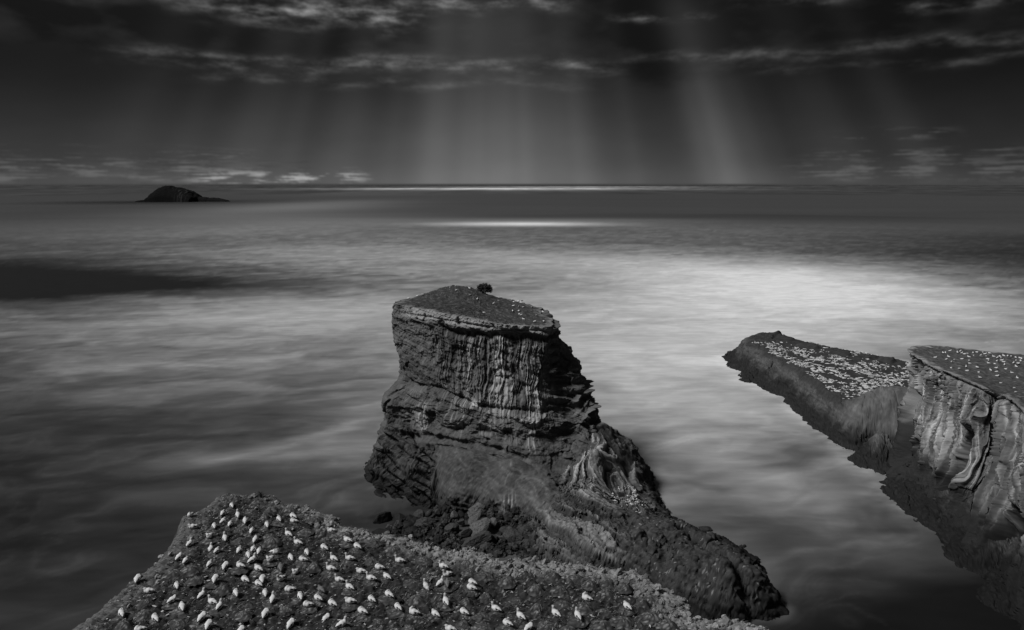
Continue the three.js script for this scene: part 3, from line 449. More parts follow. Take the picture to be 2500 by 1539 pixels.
{
  const cols = [70, 90, 100, 100, 90, 90, 60, 16, 14, 14, 16, 20, 24, 30];
  const g = loft(HEADLAND, cols, 330, 60, [105, -128], (x, z, inset) => {
    const t = 0.048 + 0.03 * fbm2(x * 0.35, z * 0.8, 4) + 0.06 * smooth(0.1, 0.6, fbm2(x * 0.8, z * 1.1, 4, 0.6)) + 0.03 * fbm2(x * 1.8, z * 2.4, 3);
    return [headTop(x, z), mix(0.20 + 0.10 * fbm2(x * 0.8, z * 0.8, 3), t, smooth(0.2, 1.8, inset + 1.1 * N2(x * 0.4, z * 0.4)))];
  }, dressHeadland);
  part('cliff', shift(g, -90, 0, 150), rockMaterial, headland);
  const x0 = 64, x1 = 158, z0 = -288, z1 = -76, nx = 330, nz = 620, xAt = (q) => (q < 0.08 ? mix(x0, 73, q / 0.08) : q < 0.72 ? mix(73, 95, (q - 0.08) / 0.64) : mix(95, x1, (q - 0.72) / 0.28));
  const a = gridGeometry(nx, nz, (i, j) => { const x = xAt(i / (nx - 1)), z = mix(z1, z0, j / (nz - 1)), [h, t] = shelfAt(x, z); return [x, Math.max(h, -2.5), z, t]; });
  weather(a, ([x, y, z], n, tone) => {
    const flat = smooth(6.2, 7.6, y) * smooth(-178, -186, z), slope = smooth(-184, -178, z) * (1 - smooth(-166, -158, z)) * smooth(3, 5.5, y), k = 1 - 0.75 * Math.max(flat, slope);
    const [id, e] = cells(x * 0.36, y * 0.6, z * 0.36), bed = fbm2((y + 0.1 * x) * 0.9, 3 + 0.05 * (x + z), 3);
    const d = k * (0.45 * fbm3(x * 0.4, y * 0.4, z * 0.4, 5, 0.6) + 0.5 * (id - 0.5) - 0.2 * (1 - smooth(0, 0.09, e)) + 0.30 * bed);
    const sp = N3(x * 2.2, y * 2.2, z * 2.2) * 0.6 + N3(x * 5, y * 5, z * 5) * 0.4;
    return [y < -1 ? 0 : d, Math.max(0.010, tone * (1 + 0.4 * k * bed + 0.4 * fbm3(x * 0.6 + 5, y * 0.6, z * 0.6, 4)) * (1 + 0.5 * k * sp))];
  });
  part('rock_shelf', shift(a, -90, 0, 150), wetMaterial, headland);
}
// shallow pools on the shelves, their bright sky reflection painted as pale colour: far too many to count
function poolField(parent, dx, dz, count, seed, place) {
  const r = rng(seed), n = 11, shape = [];
  const c = new THREE.CircleGeometry(1, n); c.rotateX(-Math.PI / 2);
  const pos = c.attributes.position; for (let i = 1; i < pos.count; i++) { const k = (i - 1) % n, f = 0.6 + 0.4 * hash3(k, seed, 5); pos.setXYZ(i, pos.getX(i) * f, -0.16, pos.getZ(i) * f); }
  pos.setY(0, 0.03); c.computeVertexNormals();
  const m = new THREE.MeshPhysicalMaterial({ color: grey(0.5), roughness: 0.3, ior: 1.33 });
  const list = []; let guard = 0;
  while (list.length < count && guard++ < count * 60) { const q = place(r); if (q) list.push(q); }
  const im = new THREE.InstancedMesh(c, m, list.length), o = new THREE.Object3D();
  list.forEach(([x, y, z, lx, lz, turn, t], i) => { o.position.set(x - dx, y, z - dz); o.rotation.set(0, turn, 0); o.scale.set(lx, 1, lz); o.updateMatrix(); im.setMatrixAt(i, o.matrix); im.setColorAt(i, grey(t)); });
  im.name = 'tide_pools'; im.userData = { kind: 'stuff' }; im.castShadow = im.receiveShadow = true; parent.add(im);
}
poolField(headland, 90, -150, 2600, 5, (r) => {
  const x = mix(78, 126, r()), z = mix(-256, -178, r()), h0 = shelfPlain(x, z);
  if (h0 < 7.5 || z > -181 || shelfPlain(x - 2, z) < 7 || shelfPlain(x, z + 2.5) < 7.2 || fbm2(x * 0.09 + 3, z * 0.05, 3) + 0.6 * fbm2(x * 0.35, z * 0.22, 3) + 0.35 * N2(x * 0.9, z * 0.5) < 0.06 + 0.5 * Math.exp(-((edgeDistance(x, z) / 4) ** 2)) - 0.25 * smooth(-225, -190, z)) return null;
  return [x, shelfAt(x, z)[0] + 0.16, z, 0.16 + 0.85 * r() ** 3, 0.20 + 1.3 * r() ** 3, 0.9 * (r() - 0.5), 0.35 + 0.75 * r()];
});
poolField(stack, 0, -150, 230, 8, (r) => {
  const x = mix(16.5, 24.5, r()), z = mix(-137, -127, r()), h0 = apronPlain(x, z);
  if (h0 > 5.2 || h0 < 3.3 || fbm2(x * 0.3, z * 0.3, 2) < -0.25) return null;
  return [x, apronAt(x, z)[0] + 0.16, z, 0.10 + 0.22 * r() ** 2, 0.10 + 0.28 * r() ** 2, 6.3 * r(), 0.45 + 0.6 * r()];
});

// ---------------------------------------------------------------- the cliff top in front, ground of the colony
const RIM = [[-27, -14], [-26, -30], [-25.2, -37.8], [-24.5, -41.2], [-24.0, -44.7], [-23.9, -47.6], [-24.2, -50.3], [-25.1, -52.7], [-24.4, -53.4], [-23.8, -55.9], [-23.5, -56.8], [-22.5, -56.5], [-20.4, -56.1], [-19.2, -55.6], [-17.7, -54.3], [-15.9, -53.6], [-14.1, -52.5], [-12.7, -50.7], [-11.6, -50.5], [-10.2, -49.6], [-7.6, -49.0], [-6.7, -48.3], [-5.6, -47.4], [-4.2, -47.2], [-2.3, -47.1], [-1.2, -45.8], [-0.3, -45.5], [1.1, -45.9], [2.3, -45.4], [3.6, -45.4], [4.7, -45.4], [5.9, -44.7], [7.9, -44.2], [9.1, -42.8], [9.8, -41.9], [10.5, -41.1], [10.6, -39.9], [10.7, -39.0], [12.5, -39.0], [13.9, -38.5], [14.7, -37.8], [18, -34], [22, -28], [24, -14]];
const rimDistance = (x, z) => polygonDistance(RIM, x, z);
function groundSwell(x, z) { return 39 + 0.22 * fbm2(x * 0.12, z * 0.12, 3) + 0.10 * fbm2(x * 0.5, z * 0.5, 3); }
function colonyAt(x, z) {                                       // [height, tone]
  const d = rimDistance(x, z) + 0.28 * fbm2(x * 0.9, z * 0.9, 4, 0.6);
  const inner = smooth(-0.2, 1.2, d), right = smooth(-16, -5, x);
  let h = groundSwell(x, z);
  const lump = ridge(fbm2(x * 0.9 + 4, z * 0.9, 3)) ** 2;
  h += inner * (0.20 * fbm2(x * 1.3, z * 1.3, 3) + 0.24 * (lump - 0.5)) + 0.07 * fbm2(x * 4.2, z * 4.2, 3, 0.6);
  const bareEdge = (1 - smooth(0.6, 2.0 + 0.9 * right, d + 0.7 * fbm2(x * 0.5, z * 0.5, 3))) * mix(0.35, 1, smooth(-19, -12, x)) * smooth(-3.2, -0.4, d);
  if (d < 0.35) { const q = 0.35 - d; h -= 0.55 * q * q + 0.12 * q; if (d < -0.2) h -= 2.3 * (-0.2 - d) ** 1.12; const [id, e] = cells(x * 0.5, h * 0.4, z * 0.5); h += ((id - 0.5) * 1.0 - 0.3 * (1 - smooth(0, 0.1, e))) * smooth(0.2, 1.4, q); }
  const straw = fbm2(x * 2.2 + 0.5 * z, z * 3.4, 4, 0.65), guano = fbm2(x * 5.2, z * 5.2, 3, 0.7), broad = fbm2(x * 0.35 + 7, z * 0.35, 4);
  let tone = 0.010 + 0.008 * smooth(-0.3, 0.6, broad) + 0.045 * smooth(0.14, 0.6, straw) + 0.03 * right * smooth(0.0, 0.6, fbm2(x * 1.1, z * 1.1, 4, 0.6));
  tone += 0.30 * smooth(0.32, 0.6, guano) * mix(0.08, 1, smooth(-0.1, 0.5, broad + 0.25 * right));
  const rock = 0.24 + 0.16 * fbm2(x * 1.6, z * 1.6, 4, 0.6) + 0.10 * guano;
  const [ci, ce] = cells(x * 1.5, 1.5, z * 1.5); h += bareEdge * (0.16 * (ci - 0.5) - 0.07 * (1 - smooth(0, 0.1, ce)));
  tone = mix(tone, rock * (1 - 0.4 * (1 - smooth(0, 0.09, ce))), bareEdge);
  tone = mix(tone, 0.024 + 0.012 * broad + 0.03 * smooth(0.2, 0.6, guano), smooth(-0.3, -0.9, d));
  return [h, Math.max(0.012, tone)];
}
const soilMaterial = new THREE.MeshStandardMaterial({ vertexColors: true, roughness: 1, metalness: 0 });
const clifftop = new THREE.Group(); clifftop.name = numbered('cliff_top'); clifftop.position.set(-6, 39, -45); scene.add(clifftop);
tag(clifftop, 'dark littered cliff top in front with a pale bare rim, covered with nest mounds', 'cliff top', null, 'structure');
{
  const x0 = -36, x1 = 30, z0 = -66, z1 = -16, nx = 640, nz = 560;
  const g = gridGeometry(nx, nz, (i, j) => { const x = mix(x0, x1, i / (nx - 1)), z = mix(z1, z0, (j / (nz - 1)) ** 0.86), [h, t] = colonyAt(x, z); return [x, Math.max(h, -2), z, t]; });
  g.translate(6, -39, 45); g.computeVertexNormals();
  part('ground', g, soilMaterial, clifftop);
}
// ---------------------------------------------------------------- boulders at the foot of the stack
const ORDINAL = ['', 'second', 'third', 'fourth', 'fifth', 'sixth', 'seventh', 'eighth', 'ninth', 'tenth', 'eleventh', 'twelfth', 'thirteenth', 'fourteenth', 'fifteenth', 'sixteenth', 'seventeenth', 'eighteenth', 'nineteenth', 'twentieth', 'twenty-first', 'twenty-second', 'twenty-third', 'twenty-fourth', 'twenty-fifth', 'twenty-sixth', 'twenty-seventh', 'twenty-eighth', 'twenty-ninth', 'thirtieth'];
const nth = (k) => (k ? `${ORDINAL[k]} from the left` : 'leftmost');
function boulderGeometry(seed, pale) {
  const g = new THREE.IcosahedronGeometry(1, 14), p = g.attributes.position, c = new Float32Array(p.count * 3);
  const q = rng(seed * 97 + 5), planes = []; for (let k = 0; k < 13; k++) { const u = q() * 2 - 1, a = 6.283 * q(), w = Math.sqrt(1 - u * u); planes.push([w * Math.cos(a), u, w * Math.sin(a), 0.62 + 0.30 * q()]); }   // broken faces
  for (let i = 0; i < p.count; i++) {
    const x = p.getX(i), y = p.getY(i), z = p.getZ(i); let r = 1.05;
    for (const [a, b, c2, d] of planes) { const f = a * x + b * y + c2 * z; if (f > 0.05) r = Math.min(r, d / f); }
    r += 0.05 * fbm3(x * 1.5 + seed, y * 1.5, z * 1.5, 3) + 0.035 * fbm3(x * 5 + seed, y * 5, z * 5, 3, 0.6);
    p.setXYZ(i, x * r, y * r, z * r);
    const t = Math.max(0.012, pale * (1 + 0.35 * fbm3(x * 2.5 + seed, y * 2.5, z * 2.5, 4)) * (N3(x * 7, y * 7, z * 7 + seed) > 0.35 ? 0.4 : 1)); c[3 * i] = c[3 * i + 1] = c[3 * i + 2] = t;
  }
  g.setAttribute('color', new THREE.BufferAttribute(c, 3)); g.computeVertexNormals(); return g;
}
const paleStones = [1, 2, 3].map((s) => boulderGeometry(s, 0.10)), darkStones = [4, 5, 6, 7].map((s) => boulderGeometry(s, 0.05)), blackStones = [8, 9].map((s) => boulderGeometry(s, 0.015));
const BOULDERS = [
  [-6.9, 1.6, -133.7, 3.8, 2.6, -35], [-11.0, 1.2, -132.2, 1.6, 1.5, 0], [-16.6, 1.2, -128.0, 4.8, 2.2, -8], [-5.9, 1.4, -127.2, 4.0, 2.5, -25], [-6.7, 1.0, -121.9, 5.1, 2.4, -25], [0.1, 1.4, -123.7, 3.3, 2.6, 0], [-25.1, 0.8, -132.2, 3.1, 3.0, 0], [-21.8, 0.6, -131.1, 2.8, 2.2, 10], [-19.5, 0.7, -131.7, 1.8, 1.4, 0], [-12.7, 1.0, -132.0, 1.5, 1.2, 20], [-18.0, 1.0, -132.8, 1.8, 1.6, 0], [-11.3, 0.9, -126.8, 2.4, 1.7, -30], [-1.4, 1.2, -125.8, 1.4, 1.2, 0], [-3.4, 1.5, -128.5, 1.5, 1.4, 0], [2.6, 1.3, -125.3, 2.5, 2.0, 0], [-7.1, 1.4, -130.2, 2.4, 1.4, -30],
  [-16.2, 0.5, -124.6, 2.0, 1.3, 0], [-11.1, 0.6, -122.1, 2.0, 1.5, 0], [-4.5, 0.6, -120.2, 2.3, 1.4, -10], [-18.2, 0.6, -127.4, 2.2, 1.5, 0], [-20.5, 0.4, -128.1, 2.1, 1.4, 0], [0.3, 0.7, -120.5, 2.1, 1.4, 0], [2.8, 0.8, -121.1, 2.3, 1.8, 10], [-2.4, 0.5, -118.1, 1.6, 1.3, 0], [-24.1, 0.5, -126.1, 3.0, 1.2, 5], [-9.6, 1.2, -129.3, 1.4, 1.0, 0], [-14.4, 1.3, -133.1, 1.3, 1.1, 0], [-16.0, 1.2, -133.0, 1.2, 0.9, 0], [-8.7, 0.9, -125.5, 2.0, 1.3, -20], [-3.6, 1.0, -123.4, 2.2, 1.5, 0], [-13.9, 0.6, -126.3, 1.9, 1.5, 0], [-12.8, 0.9, -129.0, 1.3, 1.0, 0],
];
{
  const pale = new Set([0, 1, 3, 15, 13]), black = new Set([6, 7, 8, 24, 20]);
  const own = { 0: 'pale slab leaning against the foot of the stack, highest of the fallen blocks', 1: 'small round pale boulder left of the leaning pale slab', 2: 'long dark flat-topped boulder at the left of the rock pile', 3: 'broad pale block below the leaning slab in the rock pile', 4: 'large dark tilted slab at the front of the rock pile', 5: 'large rounded boulder between the pale blocks and the layered nose', 6: 'black weedy boulder in the water, leftmost below the stack', 24: 'low black rock just over the rim, farthest left' };
  const order = BOULDERS.map((b, i) => [b[0] / -b[2], i]).filter(([, i]) => !own[i]).sort((a, b) => a[0] - b[0]).map(([, i]) => i);
  BOULDERS.forEach(([x, y, z, w, h, tilt], i) => {
    const set = pale.has(i) ? paleStones : black.has(i) ? blackStones : darkStones, m = new THREE.Mesh(set[i % set.length], wetMaterial);
    m.name = numbered('boulder'); m.castShadow = m.receiveShadow = true; m.scale.set(w * 0.66, h * 0.72, w * (0.40 + 0.14 * hash3(i, 2, 3))); m.rotation.set(0.5 * (hash3(i, 1, 1) - 0.5), 6.28 * hash3(i, 5, 5) * (Math.abs(tilt) > 15 ? 0.05 : 1), rad(-tilt)); m.position.set(x, y - 0.25 * h, z); scene.add(m);
    tag(m, own[i] ?? `dark boulder below the stack, ${nth(order.indexOf(i))} of the plain ones`, 'boulder', 'boulders below the stack');
  });
  const rock = new THREE.Mesh(boulderGeometry(12, 0.03), wetMaterial); rock.name = numbered('sea_rock'); rock.scale.set(1.5, 0.7, 0.9); rock.position.set(36.2, 0.05, -128); scene.add(rock);
  tag(rock, 'small dark rock awash in the sea beside the long toe of the stack', 'rock');
}

// loose rubble between them, past counting
{
  const r = rng(66), im = new THREE.InstancedMesh(boulderGeometry(15, 0.03).clone(), wetMaterial, 1300), o = new THREE.Object3D(); let n = 0;
  const low = new THREE.IcosahedronGeometry(1, 2), p = low.attributes.position, c = new Float32Array(p.count * 3).fill(0.03); for (let i = 0; i < p.count; i++) { const x = p.getX(i), y = p.getY(i), z = p.getZ(i), k = 0.85 + 0.3 * N3(x, y, z) + 0.2 * N3(2 * x, 2 * y, 2 * z); p.setXYZ(i, x * k, y * k, z * k); } low.setAttribute('color', new THREE.BufferAttribute(c, 3)); low.computeVertexNormals(); im.geometry = low;
  while (n < 1300) { const x = mix(-27, 7, r()), z = mix(-136, -112, r()), h = apronPlain(x, z); if (h > 3.2 || h < -1.6 || r() > 1 - 0.25 * Math.abs(h - 0.5)) continue; const s = 0.18 + 0.85 * r() ** 2.4; o.position.set(x, apronAt(x, z)[0] + 0.2 * s, z + 150); o.rotation.set(6 * r(), 6 * r(), 6 * r()); o.scale.set(s, s * (0.5 + 0.4 * r()), s * (0.6 + 0.5 * r())); o.updateMatrix(); im.setMatrixAt(n, o.matrix); im.setColorAt(n, grey(0.4 + 1.6 * r() ** 2)); n++; }
  im.name = 'rubble'; im.userData = { kind: 'stuff' }; im.castShadow = im.receiveShadow = true; stack.add(im);
}
// ---------------------------------------------------------------- the far islet
{
  const P = [[352, 489.5], [358, 489], [361, 493], [364, 490], [382, 469], [395, 460], [404.5, 455.6], [420, 455.6], [428, 458.6], [443.6, 460], [457, 465], [468, 467.4], [477, 474], [487.6, 482], [508, 483], [512, 486], [520, 483.5], [535.5, 485], [554, 488.6], [560, 493]];
  const outline = P.map(([px, py]) => [(px - 440) * 1.462, Math.max(-3, (493.5 - py) * 1.5)]);
  const profile = (x) => { for (let i = 1; i < outline.length; i++) if (x <= outline[i][0]) { const [a, b] = outline[i - 1], [c, d] = outline[i]; return mix(b, d, clamp((x - a) / (c - a))); } return -3; };
  const g = gridGeometry(150, 50, (i, j) => {
    const x = mix(-132, 178, i / 149), z = mix(75, -75, j / 49), low = smooth(60, 74, x), w = mix(72, 26, low), q = clamp(1 - (z / w) ** 2);
    const h = profile(x + 3 * N2(x * 0.05, z * 0.05)) * q ** 0.55 - 4 * (1 - smooth(0, 0.1, q)) + q * 3.0 * fbm2(x * 0.06, z * 0.06, 4) * smooth(0, 25, profile(x));
    return [x, h, z, 0.012 + 0.005 * fbm2(x * 0.1, z * 0.1, 3) + 0.05 * smooth(0.35, 0.7, N2(x * 0.12, z * 0.02)) * smooth(0, 20, x) * (1 - smooth(40, 52, x))];
  });
  g.computeVertexNormals();
  const m = new THREE.Mesh(g, rockMaterial); m.name = numbered('islet'); m.position.set(-1213, 0, -2705); scene.add(m);
  tag(m, 'dark humped islet with a low tail of rocks, far out below the horizon', 'islet');
}

// ---------------------------------------------------------------- gannets
function blob(chains, joins, box, n) {                          // one smooth skin over tapered bones: [ax, ay, az, ar, bx, by, bz, br]
  const mc = new MarchingCubes(n, new THREE.MeshStandardMaterial(), false, false, 60000), f = mc.field;
  const [cx, cy, cz, half] = box;
  for (let k = 0; k < n; k++) for (let j = 0; j < n; j++) for (let i = 0; i < n; i++) {
    const x = cx + ((i - n / 2) / (n / 2)) * half, y = cy + ((j - n / 2) / (n / 2)) * half, z = cz + ((k - n / 2) / (n / 2)) * half; let s = 0;
    for (const [ax, ay, az, ar, bx, by, bz, br] of chains) {
      const ux = bx - ax, uy = by - ay, uz = bz - az, t = clamp(((x - ax) * ux + (y - ay) * uy + (z - az) * uz) / (ux * ux + uy * uy + uz * uz));
      s += Math.exp(-(Math.hypot(x - ax - t * ux, y - ay - t * uy, z - az - t * uz) - mix(ar, br, t)) / joins);
    }
    f[i + j * n + k * n * n] = joins * Math.log(s + 1e-9);
  }
  mc.isolation = 0; mc.update();
  const pos = new Float32Array(mc.count * 3), nor = new Float32Array(mc.count * 3);
  for (let i = 0; i < mc.count; i++) { for (let a = 0; a < 3; a++) { pos[3 * i + a] = [cx, cy, cz][a] + mc.positionArray[3 * i + a] * half; nor[3 * i + a] = mc.normalArray[3 * i + a]; } }
  const g = new THREE.BufferGeometry(); g.setAttribute('position', new THREE.BufferAttribute(pos, 3)); g.setAttribute('normal', new THREE.BufferAttribute(nor, 3));
  return g;
}
function plumage(g, head, grey0 = 0.78, mottle = 0) {           // the head is buff, paler grey here
  const p = g.attributes.position, c = new Float32Array(p.count * 3);
  for (let i = 0; i < p.count; i++) {
    const x = p.getX(i), y = p.getY(i), z = p.getZ(i), d = Math.min(...head.map(([a, b, e, r]) => Math.hypot(x - a, y - b, z - e) / r));
    let t = mix(grey0 * 0.70, grey0, smooth(0.9, 1.25, d)); if (mottle) t *= 0.5 + 0.5 * smooth(-0.2, 0.3, N3(x * 14, y * 14, z * 14));
    c[3 * i] = c[3 * i + 1] = c[3 * i + 2] = t;
  }
  g.setAttribute('color', new THREE.BufferAttribute(c, 3)); return g;
}
const feather = new THREE.MeshStandardMaterial({ vertexColors: true, roughness: 0.85 }), darkFeather = new THREE.MeshStandardMaterial({ color: grey(0.025), roughness: 0.7 }), horn = new THREE.MeshStandardMaterial({ color: grey(0.22), roughness: 0.5 }), mask = new THREE.MeshStandardMaterial({ color: grey(0.03), roughness: 0.6 });
function spike(ax, ay, az, bx, by, bz, r, flat = 1) {           // a tapered cone from a to b
  const g = new THREE.ConeGeometry(r, 1, 8, 3), L = Math.hypot(bx - ax, by - ay, bz - az); g.scale(1, L, flat); g.translate(0, L / 2, 0);
  g.applyQuaternion(new THREE.Quaternion().setFromUnitVectors(new THREE.Vector3(0, 1, 0), new THREE.Vector3(bx - ax, by - ay, bz - az).divideScalar(L))); g.translate(ax, ay, az); return g;
}
const trunk = [[-0.36, 0.135, 0, 0.022, -0.20, 0.145, 0, 0.085], [-0.20, 0.145, 0, 0.085, 0.0, 0.155, 0, 0.135], [0.0, 0.155, 0, 0.135, 0.15, 0.165, 0, 0.118]];
const POSES = {
  s: { bones: [...trunk, [0.17, 0.20, 0, 0.092, 0.13, 0.27, 0.015, 0.062], [0.13, 0.27, 0.015, 0.062, 0.04, 0.295, 0.035, 0.052]], head: [[0.08, 0.29, 0.03, 0.10]], beak: [-0.005, 0.292, 0.04, -0.15, 0.262, 0.05], eye: [[0.035, 0.318, 0.07], [0.035, 0.338, 0.0]] },
  a: { bones: [...trunk, [0.16, 0.19, 0, 0.095, 0.215, 0.30, 0, 0.058], [0.215, 0.30, 0, 0.058, 0.225, 0.40, 0, 0.046], [0.225, 0.40, 0, 0.05, 0.275, 0.425, 0, 0.043]], head: [[0.24, 0.40, 0, 0.11]], beak: [0.305, 0.425, 0, 0.43, 0.40, 0], eye: [[0.285, 0.435, 0.04], [0.285, 0.435, -0.04]] },
  r: { bones: [...trunk, [0.16, 0.19, 0, 0.098, 0.20, 0.265, 0, 0.062], [0.20, 0.265, 0, 0.062, 0.262, 0.29, 0, 0.046]], head: [[0.23, 0.285, 0, 0.09]], beak: [0.295, 0.285, 0, 0.42, 0.25, 0], eye: [[0.27, 0.30, 0.042], [0.27, 0.30, -0.042]] },
  p: { bones: [...trunk, [0.16, 0.19, 0, 0.095, 0.20, 0.29, 0.03, 0.056], [0.20, 0.29, 0.03, 0.056, 0.14, 0.33, 0.11, 0.045], [0.14, 0.33, 0.11, 0.046, 0.06, 0.285, 0.165, 0.042]], head: [[0.12, 0.31, 0.12, 0.11]], beak: [0.035, 0.27, 0.172, -0.06, 0.20, 0.15], eye: [[0.06, 0.30, 0.205], [0.085, 0.325, 0.14]] },
  t: { bones: [[-0.30, 0.17, 0, 0.022, -0.17, 0.23, 0, 0.08], [-0.17, 0.23, 0, 0.08, 0.0, 0.30, 0, 0.125], [0.0, 0.30, 0, 0.125, 0.10, 0.37, 0, 0.105], [0.11, 0.38, 0, 0.09, 0.16, 0.52, 0, 0.052], [0.16, 0.52, 0, 0.052, 0.17, 0.60, 0, 0.046], [0.17, 0.60, 0, 0.049, 0.22, 0.625, 0, 0.042]], head: [[0.18, 0.60, 0, 0.11]], beak: [0.25, 0.625, 0, 0.375, 0.61, 0], eye: [[0.23, 0.635, 0.04], [0.23, 0.635, -0.04]], legs: true },
};
POSES.g = { ...POSES.r, dusky: true };
const MODEL = {};
for (const [k, q] of Object.entries(POSES)) {
  const root = new THREE.Group(), tall = q.legs ? 0.30 : 0.20;
  part('body', plumage(blob(q.bones, 0.022, [-0.02, tall, 0.02, k === 't' ? 0.52 : 0.48], 46), q.head, q.dusky ? 0.22 : 0.66, q.dusky), feather, root);
  part('beak', spike(...q.beak, 0.021, 0.8), horn, root);
  for (const s of [-1, 1]) part('wing_tip', k === 't' ? spike(-0.06, 0.27, s * 0.085, -0.42, 0.12, s * 0.03, 0.045, 0.45) : spike(-0.05, 0.185, s * 0.105, -0.50, 0.125, s * 0.03, 0.058, 0.5), darkFeather, root);
  part('tail', k === 't' ? spike(-0.26, 0.18, 0, -0.45, 0.10, 0, 0.03, 0.6) : spike(-0.30, 0.135, 0, -0.50, 0.10, 0, 0.032, 0.6), darkFeather, root);
  for (const e of q.eye) { const g = new THREE.SphereGeometry(k === 's' ? 0.026 : 0.012, 8, 6); g.translate(...e); part('eye_mask', g, mask, root); }
  if (q.legs) for (const s of [-1, 1]) { const g = new THREE.CylinderGeometry(0.012, 0.014, 0.20, 7); g.translate(0.0, 0.10, s * 0.055); part('leg', g, mask, root); }
  MODEL[k] = root;
}
const GANNETS = [[-21.98, -53.8, 120, 's'], [-22.15, -52.42, 88, 's'], [-24.38, -51.87, -105, 's'], [-20.75, -51.75, 112, 'a'], [-21.66, -51.24, 72, 's'], [-20.87, -50.53, 90, 's'], [-23.39, -49.97, 205, 'r'], [-21.87, -50.1, 114, 's'], [-19.84, -50.75, 107, 'r'], [-17.41, -51.08, 122, 's'], [-18.0, -50.14, 112, 's'], [-16.52, -51.62, 143, 's'], [-16.21, -50.73, 175, 's'], [-18.81, -49.24, 91, 's'], [-16.1, -49.03, 145, 'a'], [-21.56, -48.52, -97, 'p'], [-20.47, -48.48, 115, 'a'], [-22.64, -47.63, 79, 'a'], [-20.98, -47.17, 97, 'a'], [-18.12, -47.93, 91, 'r'], [-15.08, -47.85, 158, 'a'], [-18.82, -46.77, 88, 's'], [-17.76, -46.51, 87, 's'], [-17.32, -46.42, 93, 's'], [-16.15, -46.12, -2, 's'], [-14.95, -45.75, 120, 'r'], [-14.02, -46.32, 114, 's'], [-13.03, -47.05, 143, 's'], [-11.5, -47.55, 155, 'r'], [-10.64, -46.68, 141, 's'], [-20.08, -46.14, 76, 's'], [-22.53, -45.75, 79, 'r'], [-21.72, -45.01, 84, 's'], [-19.92, -44.52, 81, 's'], [-18.9, -44.36, 98, 'p'], [-17.68, -45.41, 111, 's'], [-17.27, -44.92, 60, 'a'], [-16.1, -45.06, -103, 'p'], [-13.99, -45.22, 167, 's'], [-11.92, -45.24, 144, 'a'], [-10.8, -45.01, 173, 'a'], [-17.64, -43.84, 164, 'p'], [-16.49, -43.86, 149, 'r'], [-15.08, -43.97, 109, 'g'], [-14.04, -43.77, -102, 'p'], [-11.81, -43.97, 166, 'a'], [-9.73, -43.44, 173, 'r'], [-8.64, -43.92, 171, 's'], [-23.92, -42.87, 105, 'p'], [-21.03, -42.14, 117, 's'], [-18.82, -42.54, 104, 'p'], [-17.0, -42.86, 146, 's'], [-15.86, -42.63, 115, 'p'], [-15.89, -42.11, 145, 's'], [-14.62, -42.58, -124, 'a'], [-10.96, -42.63, 166, 'a'], [-8.91, -42.54, 163, 'a'], [-10.09, -41.73, 144, 'a'], [-22.51, -41.54, 188, 'r'], [-19.14, -41.27, 75, 'a'], [-16.87, -40.97, 117, 's'], [-15.17, -41.2, 110, 's'], [-13.75, -41.5, 188, 's'], [-11.8, -41.47, 136, 'g'], [-12.86, -40.71, 113, 's'], [-11.78, -40.65, 147, 's'], [-10.81, -40.22, 146, 's'], [-14.41, -40.24, 94, 'a'], [-12.17, -39.82, 187, 's'], [-9.67, -39.99, 175, 'r'], [-8.49, -40.5, 138, 's'], [-7.48, -40.75, 142, 's'], [-20.55, -40.42, 64, 'p'], [-18.14, -40.5, 154, 'a'], [-19.59, -39.65, 119, 'r'], [-17.4, -39.68, 83, 'a'], [-22.8, -38.95, 125, 's'], [-20.72, -38.68, 134, 's'], [-18.0, -38.56, 84, 'p'], [-14.43, -38.85, 94, 'p'], [-10.92, -38.96, 74, 'p'], [-8.79, -39.19, 151, 's'], [-12.74, -38.13, 85, 'p'], [-17.2, -37.55, 98, 'p'], [-20.97, -37.4, 199, 's'], [-15.37, -37.49, 96, 'p'], [-9.67, -37.74, 41, 'a'], [-13.22, -49.83, 183, 'r'], [-7.98, -42.98, 141, 'r'], [-7.5, -45.15, 169, 'a'], [-4.53, -44.47, 157, 'a'], [-4.16, -43.37, -155, 'a'], [-5.34, -41.74, 128, 't'], [-4.52, -42.24, 55, 'a'], [-2.48, -42.08, 148, 's'], [-2.52, -41.66, 156, 's'], [-6.75, -39.55, 132, 's'], [-3.96, -40.21, 112, 'a'], [-5.77, -39.23, 170, 'p'], [-4.48, -39.03, 139, 'r'], [-2.82, -39.3, 143, 's'], [-0.95, -39.62, 147, 'a'], [0.51, -38.83, 132, 'a'], [2.59, -39.16, 129, 'a'], [4.55, -40.77, 155, 'p'], [3.8, -38.33, 109, 'a'], [-0.26, -37.94, 147, 's'], [0.91, -37.56, 55, 'p'], [-3.48, -37.31, 168, 'r'], [6.82, -39.48, 122, 'r'], [-4.05, -42.08, 95, 'g']];
const SAY = { s: 'sleeping white gannet with tucked head', a: 'alert white gannet with raised neck', r: 'resting white gannet with drawn-in neck', p: 'preening white gannet with bent neck', t: 'standing white gannet with stretched neck', g: 'dusky grey young gannet' };
const bandOf = (z) => (z < -49 ? 'on the far tip' : z < -46.2 ? 'in the band below the tip' : z < -43.6 ? 'in the middle band' : z < -41 ? 'in the lower band' : 'along the near edge');
const mounds = [];
